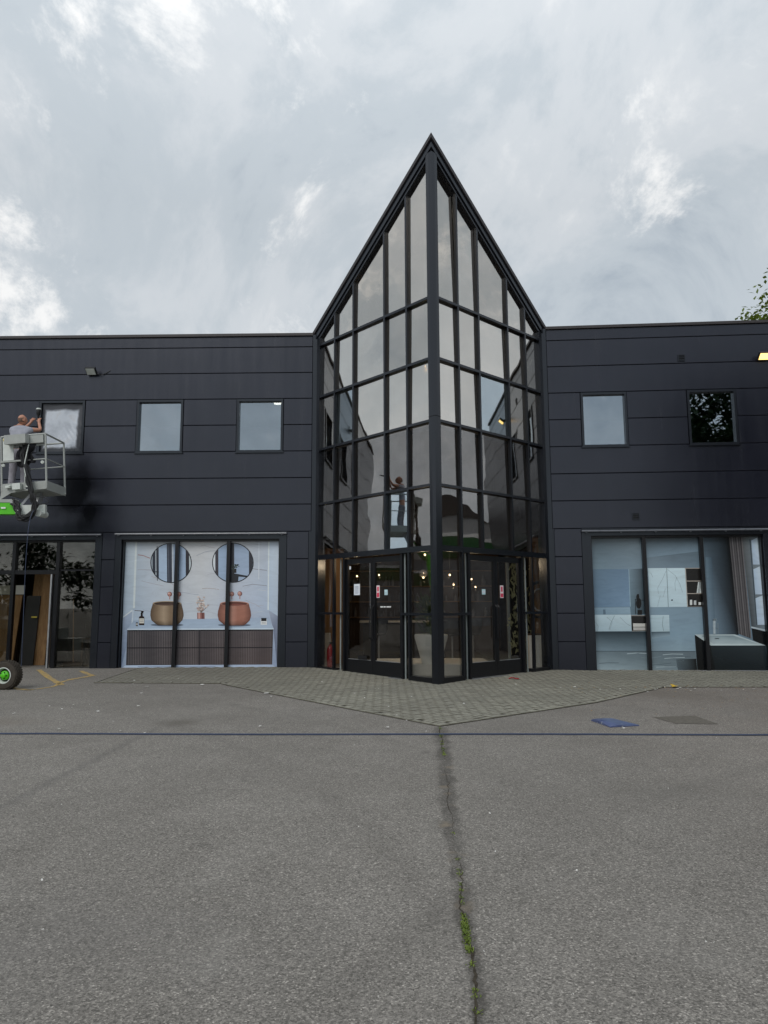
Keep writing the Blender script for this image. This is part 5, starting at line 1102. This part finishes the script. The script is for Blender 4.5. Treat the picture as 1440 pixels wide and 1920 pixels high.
sg_ = empty('spray_gun', (-8.05, 16.10, 5.82)); o = MB(); o.tube([(0, 0, -.16), (.0, .0, .04)], .018, 8); o.tube([(.0, -.02, .03), (.02, .14, .05)], [.022, .016], 8); o.tube([(.02, .14, .05), (.025, .18, .052)], [.010, .014], 8); o.build('gun_body', M['black'], sg_); o = MB(); o.lathe([(.0, .04), (.018, .04), (.020, .09), (.045, .13), (.052, .24), (.050, .245)], n=18); o.build('paint_cup', M['black'], sg_, True); o = MB(); o.lathe([(.055, .24), (.056, .262), (.045, .272), (.0, .274)], n=18); o.build('cup_lid', M['pale_steel'], sg_, True)
tag(sg_, 'black spray gun with a grey-lidded paint cup in the painter\'s hands', 'spray gun')
hz_ = MB(); hz_.tube(curve_pts([(-7.52, 15.25, 3.55), (-7.44, 14.9, 3.50), (-7.39, 14.66, 3.15), (-7.375, 14.60, 2.4), (-7.36, 14.60, 1.6), (-7.35, 14.61, .8), (-7.36, 14.64, .25), (-7.46, 14.70, .0), (-7.8, 14.8, -.035), (-8.4, 15.2, -.03), (-9.5, 15.6, -.02)], 7), .0065, 8); tag(hz_.build('air_hose', M['blue_line'], None, True), 'blue air hose hanging from the lift basket past the shop door', 'hose')

# ------------------------------------------------------------------ things on the ground
def gpt(x, y, h=0.0): return (x, y, gz(x, y) + h)
rp_ = MB(); pts = []
rk = random.Random(2)
for k in range(-60, 61):
    x = k * .25; y = 8.83 - .027 * x + .018 * math.sin(x * 1.1) + rk.uniform(-.006, .006); pts.append(gpt(x, y, .010))
rp_.tube(pts, .0105, 7); tag(rp_.build('ground_hose', M['blue_line'], None, True), 'long thin dark blue hose lying straight across the forecourt', 'hose')
# blue sleeve lying on the asphalt
def mat_sleeve():
    t = MT('blue_printed_card'); p = t.obj(); n = t.noise(p, 5, 4, .6); n2 = t.noise(p, 14, 3, .5)
    c = t.ramp(n, [(.3, (.050, .068, .165)), (.7, (.115, .145, .27))]); c = t.mix(t.ramp(n2, [(.66, 0.0), (.72, .8)]), c, (.45, .48, .50)); return t.done(t.bsdf(c, .3, .5))
bs = MB(); c4 = [(2.77, 9.82), (2.86, 9.28), (3.27, 9.40), (3.13, 9.95)]; nb = 8
def bil(u, v): return tuple((c4[0][i] * (1 - u) + c4[3][i] * u) * (1 - v) + (c4[1][i] * (1 - u) + c4[2][i] * u) * v for i in (0, 1))
for lay in (0, 1):
    for j in range(nb + 1):
        for i in range(nb + 1):
            x, y = bil(i / nb, j / nb); h = .006 + .028 * (1 - i / nb) * math.sin(math.pi * clamp(j / nb * .9 + .1)) + .010 * math.sin(i * .9) * (j / nb); bs.v.append(gpt(x, y, (h + .014 * math.sin(math.pi * i / nb) ** .5) if lay else .003))
n1 = (nb + 1) ** 2
for lay in (0, 1):
    for j in range(nb):
        for i in range(nb):
            a = lay * n1 + j * (nb + 1) + i; q_ = [a, a + nb + 1, a + nb + 2, a + 1]; bs.f.append(q_ if not lay else q_); bs.m.append(0)
rim_ = [i for i in range(nb)] + [nb + j * (nb + 1) for j in range(nb)] + [n1 - 1 - i for i in range(nb)] + [(nb - j) * (nb + 1) for j in range(nb)]
for a, b in zip(rim_, rim_[1:] + rim_[:1]): bs.f.append([a, b, b + n1, a + n1]); bs.m.append(0)
tag(bs.build('card_sleeve', mat_sleeve(), None, False), 'flat blue printed sleeve lying on the asphalt at the right', 'packaging')
# sunken access cover
cv = MB(); cc = [(3.70, 10.10), (3.80, 9.55), (4.34, 9.50), (4.34, 10.22)]
cv.face([gpt(x, y, .004) for x, y in cc]); M['patch'] = plain('tarmac_patch', (.13, .118, .10), .9, .2, 0, .3, 22, .6); cvo = cv.build('asphalt_patch', M['patch']); tag(cvo, kind='structure')
# yellow paint marks
def mat_yellow():
    t = MT('worn_yellow_paint'); p = t.pos(); n = t.noise(p, 9, 6, .7); n2 = t.noise(p, 60, 3, .7)
    c = t.mix(t.ramp(n, [(.38, 1.0), (.52, 0.0)]), (.48, .33, .11), (.24, .21, .16)); c = t.mix(t.ramp(n2, [(.35, .7), (.5, 0.0)]), c, (.22, .20, .17)); return t.done(t.bsdf(c, .85, .2))
M['yellow'] = mat_yellow()
def strip(pts, wd, name='yellow_marking'):
    mb = MB(); pts = [Vector((x, y)) for x, y in pts]; L_, R_ = [], []
    fine = []
    for a, b in zip(pts, pts[1:]):
        n_ = max(2, int((b - a).length / .15)); fine += [a + (b - a) * k / n_ for k in range(n_)]
    fine.append(pts[-1])
    for i, p in enumerate(fine):
        d = (fine[min(i + 1, len(fine) - 1)] - fine[max(i - 1, 0)]).normalized(); nn_ = Vector((-d.y, d.x)) * wd / 2 * rk.uniform(.75, 1.15); L_.append(p + nn_); R_.append(p - nn_)
    for i in range(len(fine) - 1): mb.face([gpt(*L_[i], .005), gpt(*R_[i], .005), gpt(*R_[i + 1], .005), gpt(*L_[i + 1], .005)])
    return mb.build(name, M['yellow'])
ym = strip([(-8.12, 17.0), (-7.2, 15.55), (-6.42, 14.42)], .13); tag(ym, kind='structure')
for pts, wd in (([(-7.02, 16.75), (-6.62, 16.15), (-6.42, 15.92)], .12), ([(-6.40, 15.95), (-6.5, 15.5), (-6.62, 15.2)], .15), ([(-6.62, 15.2), (-6.60, 14.75), (-6.50, 14.35), (-6.48, 14.1), (-6.6, 13.75), (-6.75, 13.62)], .07), ([(-6.62, 13.62), (-6.9, 13.75), (-7.15, 14.0)], .14)):
    q_ = strip(pts, wd); q_.parent = ym
# weeds in the seam
wd_ = MB(); rw = random.Random(31)
def seam_x(y):
    pts = [(2.5, .33), (3.09, .36), (3.67, .385), (4.52, .44), (5.65, .49), (6.85, .57), (9.31, .70)]
    for (a, b), (c_, d) in zip(pts, pts[1:]):
        if a <= y <= c_: return b + (d - b) * (y - a) / (c_ - a)
    return .70
def tuft(y, n_, r_, L_):
    for k in range(n_):
        x = seam_x(y) + rw.gauss(0, r_); yy = y + rw.gauss(0, r_ * 1.6); a = rw.uniform(0, 6.28); e = rw.uniform(.05, 1.0); leaf_card(wd_, gpt(x, yy, .002), Vector((math.cos(a) * math.cos(e), math.sin(a) * math.cos(e), math.sin(e))), Vector((0, 0, 1)), rw.uniform(.5, 1.1) * L_, L_ * .5)
for k in range(22): tuft(rw.uniform(3.30, 3.82), 34, .009, .013)
for y in (3.95, 4.02, 4.12, 4.20, 4.36, 4.42, 4.60, 3.06, 3.10, 2.95, 5.1): tuft(y, 22, .008, .012)
for k in range(16): tuft(rw.uniform(7.6, 9.3), 18, .012, .016)
tag(wd_.build('seam_weeds', M['leaf_lt']), kind='stuff', label='low green weeds and moss growing in the asphalt seam', cat='weeds')
# the open crack itself: a ragged strip of soil
ck = MB(); rc_ = random.Random(17); prevL = None; y = 1.2
while y < 9.36:
    xc = (seam_x(y) if y > 2.5 else .33 - (2.5 - y) * .03) + .012 * math.sin(y * 6.1) + rc_.gauss(0, .005); wd2 = max(.001, .003 * (1.2 + math.sin(y * 2.3)) * rc_.uniform(.4, 1.3)) * (.5 if 4.7 < y < 7.4 else 1)
    cur_ = (gpt(xc - wd2, y, .003), gpt(xc + wd2, y, .003))
    if prevL: ck.face([prevL[0], prevL[1], cur_[1], cur_[0]])
    prevL = cur_; y += rc_.uniform(.02, .05)
M['soil'] = plain('crack_soil', (.055, .047, .036), .95, .1, 0, .4, 40, .6); tag(ck.build('asphalt_crack', M['soil']), kind='structure')
# fine litter and fallen leaves
M['chip'] = plain('pale_chips', (.62, .61, .58), .8, .2); M['dry_leaf'] = plain('dry_leaf', (.30, .20, .10), .8, .2, 0, .5, 30); M['yellow_leaf'] = plain('yellow_leaf', (.62, .40, .03), .6, .3)
lt = MB(); lt2 = MB(); rt_ = random.Random(8)
def flake(mb, x, y, r_):
    a = rt_.uniform(0, 6.28); k = rt_.randint(4, 6); mb.face([gpt(x + r_ * rt_.uniform(.5, 1) * math.cos(a + 6.2832 * i / k), y + r_ * rt_.uniform(.5, 1) * math.sin(a + 6.2832 * i / k), .012 + rt_.uniform(0, .012)) for i in range(k)])
for k in range(60): flake(lt, rt_.uniform(-5.5, 3), rt_.uniform(8.9, 15.5), rt_.uniform(.010, .03))
for k in range(85): flake(rt_.choice((lt, lt2, lt2)), rt_.uniform(3.2, 8), 13.6 + rt_.gauss(-.25, .35), rt_.uniform(.012, .04))
for k in range(45): flake(lt2, rt_.uniform(2.5, 6), rt_.uniform(10, 13.8), rt_.uniform(.008, .022))
for x, y in ((-4.35, 13.0), (-3.6, 14.3), (-4.6, 14.0), (-2.1, 12.9)): flake(lt, x, y, .06)
for k in range(40): flake(lt, rt_.uniform(-4, 4), rt_.uniform(2.8, 8.5), rt_.uniform(.004, .009))
tag(lt.build('paint_flecks', M['chip']), kind='stuff', label='pale paint flecks scattered over the forecourt', cat='litter'); tag(lt2.build('fallen_leaves', M['dry_leaf']), kind='stuff', label='brown fallen leaves along the paving edge at the right', cat='leaves')
yl = MB(); leaf_card(yl, Vector(gpt(5.35, 13.55, .02)), Vector((.9, .3, .1)).normalized(), Vector((0, 0, 1)), .16, .11); leaf_card(yl, Vector(gpt(5.42, 13.58, .02)), Vector((-.2, .9, .3)).normalized(), Vector((0, 0, 1)), .13, .08); tag(yl.build('yellow_leaf', M['yellow_leaf']), 'bright yellow leaf at the paving edge below the bathtub poster', 'leaf')
rs_ = MB(); rs_.tube(curve_pts([gpt(2.56, 14.95, .03), gpt(2.62, 14.93, .05), gpt(2.70, 14.96, .03), gpt(2.76, 14.92, .03)], 4), .012, 7); tag(rs_.build('crumpled_wrapper', M['red']), 'tiny crumpled red wrapper on the block paving', 'wrapper')

# ------------------------------------------------------------------ trees
def tree(loc, h, cr, cz, nclump, nleaf, ls_, label, seed, mat, trunk_r=.28):
    rr = random.Random(seed); e = empty('tree', loc); t_ = MB(); tips = []
    t_.tube([(0, 0, -.1), (.1, .05, h * .2), (-.1, .1, h * .45), (.1, 0, h * .7)], [trunk_r, trunk_r * .8, trunk_r * .55, trunk_r * .25], 10)
    centres = []
    for k in range(nclump):
        while True:
            p = Vector((rr.uniform(-1, 1), rr.uniform(-1, 1), rr.uniform(-1, 1)))
            if .25 < p.length < 1: break
        centres.append(Vector((p.x * cr, p.y * cr, cz + p.z * (h - cz) * .98)))
    for c_ in centres[:min(26, nclump)]:
        s_ = Vector((0, 0, min(h * .6, max(h * .25, c_.z * .6)))); md_ = (s_ + c_) / 2 + Vector((0, 0, .3)); t_.tube([s_, md_, c_], [trunk_r * .3, trunk_r * .16, .02], 6)
    t_.build('trunk', M['bark'], e, True)
    l_ = MB()
    for c_ in centres:
        rc = cr * rr.uniform(.16, .30)
        for k in range(nleaf):
            g_ = Vector((rr.gauss(0, .5), rr.gauss(0, .5), rr.gauss(0, .4))) * rc; d = Vector((rr.uniform(-1, 1), rr.uniform(-1, 1), rr.uniform(-.8, .4))).normalized(); leaf_card(l_, c_ + g_, d, Vector((rr.uniform(-.4, .4), rr.uniform(-.4, .4), 1)), ls_ * rr.uniform(.6, 1.2), ls_ * rr.uniform(.4, .65))
    l_.build('crown', mat, e); return tag(e, label, 'tree')
tree((17.5, 25.0, -.05), 13.7, 4.7, 9.0, 190, 400, .25, 'leafy green tree rising behind the right wing roof', 5, M['leaf_lt'])
# behind the camera: what the glass and the gloss paint reflect
tree((14.2, -1.5, -.05), 13.5, 3.6, 8.0, 90, 190, .40, 'tall dark tree behind the viewer mirrored in the right upstairs window', 6, M['leaf_dk'])
tree((20.5, 1.0, -.05), 14.5, 4.4, 8.2, 110, 190, .40, 'broad dark tree behind the viewer on the far right', 7, M['leaf_dk'])
tree((26.5, 4.0, -.05), 13.0, 4.0, 7.0, 60, 80, .45, 'dark tree at the right side of the yard', 8, M['leaf_dk'])
for k, (x, y, h) in enumerate(((-14.5, -3, 5.2), (-19, -1, 5.8), (-24, 1, 6.2))): tree((x, y, -.05), h, 2.6, 3.0, 36, 70, .38, ['low dark tree behind the viewer at the left', 'middle low tree behind the viewer at the left', 'outermost low tree behind the viewer at the left'][k], 20 + k, M['leaf_dk'], .16)
# neighbouring units, seen only in the tower glass
def shed(x0, x1, y0, y1, h, arch, mw, mr, label, sign=False):
    e = empty('warehouse', ((x0 + x1) / 2, (y0 + y1) / 2, -.05)); o_ = Vector(((x0 + x1) / 2, (y0 + y1) / 2, -.05))
    def pb(name, mat, fn):
        m_ = MB(); fn(m_); q_ = m_.build(name, mat, e); q_.location = -o_; return q_
    pb('walls', mw, lambda m_: m_.box(x0, x1, y0, y1, -.05, h))
    nb_ = 3
    for k in range(nb_):
        ya, yb = y0 + (y1 - y0) * k / nb_, y0 + (y1 - y0) * (k + 1) / nb_
        pb('roof_vault', mr, lambda m_: m_.prism([(ya + (yb - ya) * i / 12, h + arch * math.sin(math.pi * i / 12)) for i in range(13)], lambda p: (x0 - .1, p[0], p[1]), lambda p: (x1 + .1, p[0], p[1])))
    sd_ = x0 - .06 if x0 > 0 else x1 + .06
    pb('fascia_band', M['green_dk'], lambda m_: m_.box(sd_ - .05, sd_ + .05, y0, y1, h * .62, h * .80)); pb('strip_light', M['white'], lambda m_: m_.box(sd_ - .07, sd_ + .07, y0, y1, h * .80 + .01, h * .84))
    return tag(e, label, 'warehouse')
M['green_dk'] = plain('dark_green_sheet', (.02, .10, .03), .5, .4); M['grey_sheet'] = plain('grey_sheet', (.30, .31, .32), .6, .3)
shed(40, 60, 2, 26, 8.4, 1.5, M['grey_sheet'], M['roof'], 'grey vaulted warehouse with a green band across the yard to the right')
shed(-62, -42, -6, 20, 5.6, .9, M['grey_sheet'], M['cream'], 'low grey warehouse with a green band across the yard to the left')
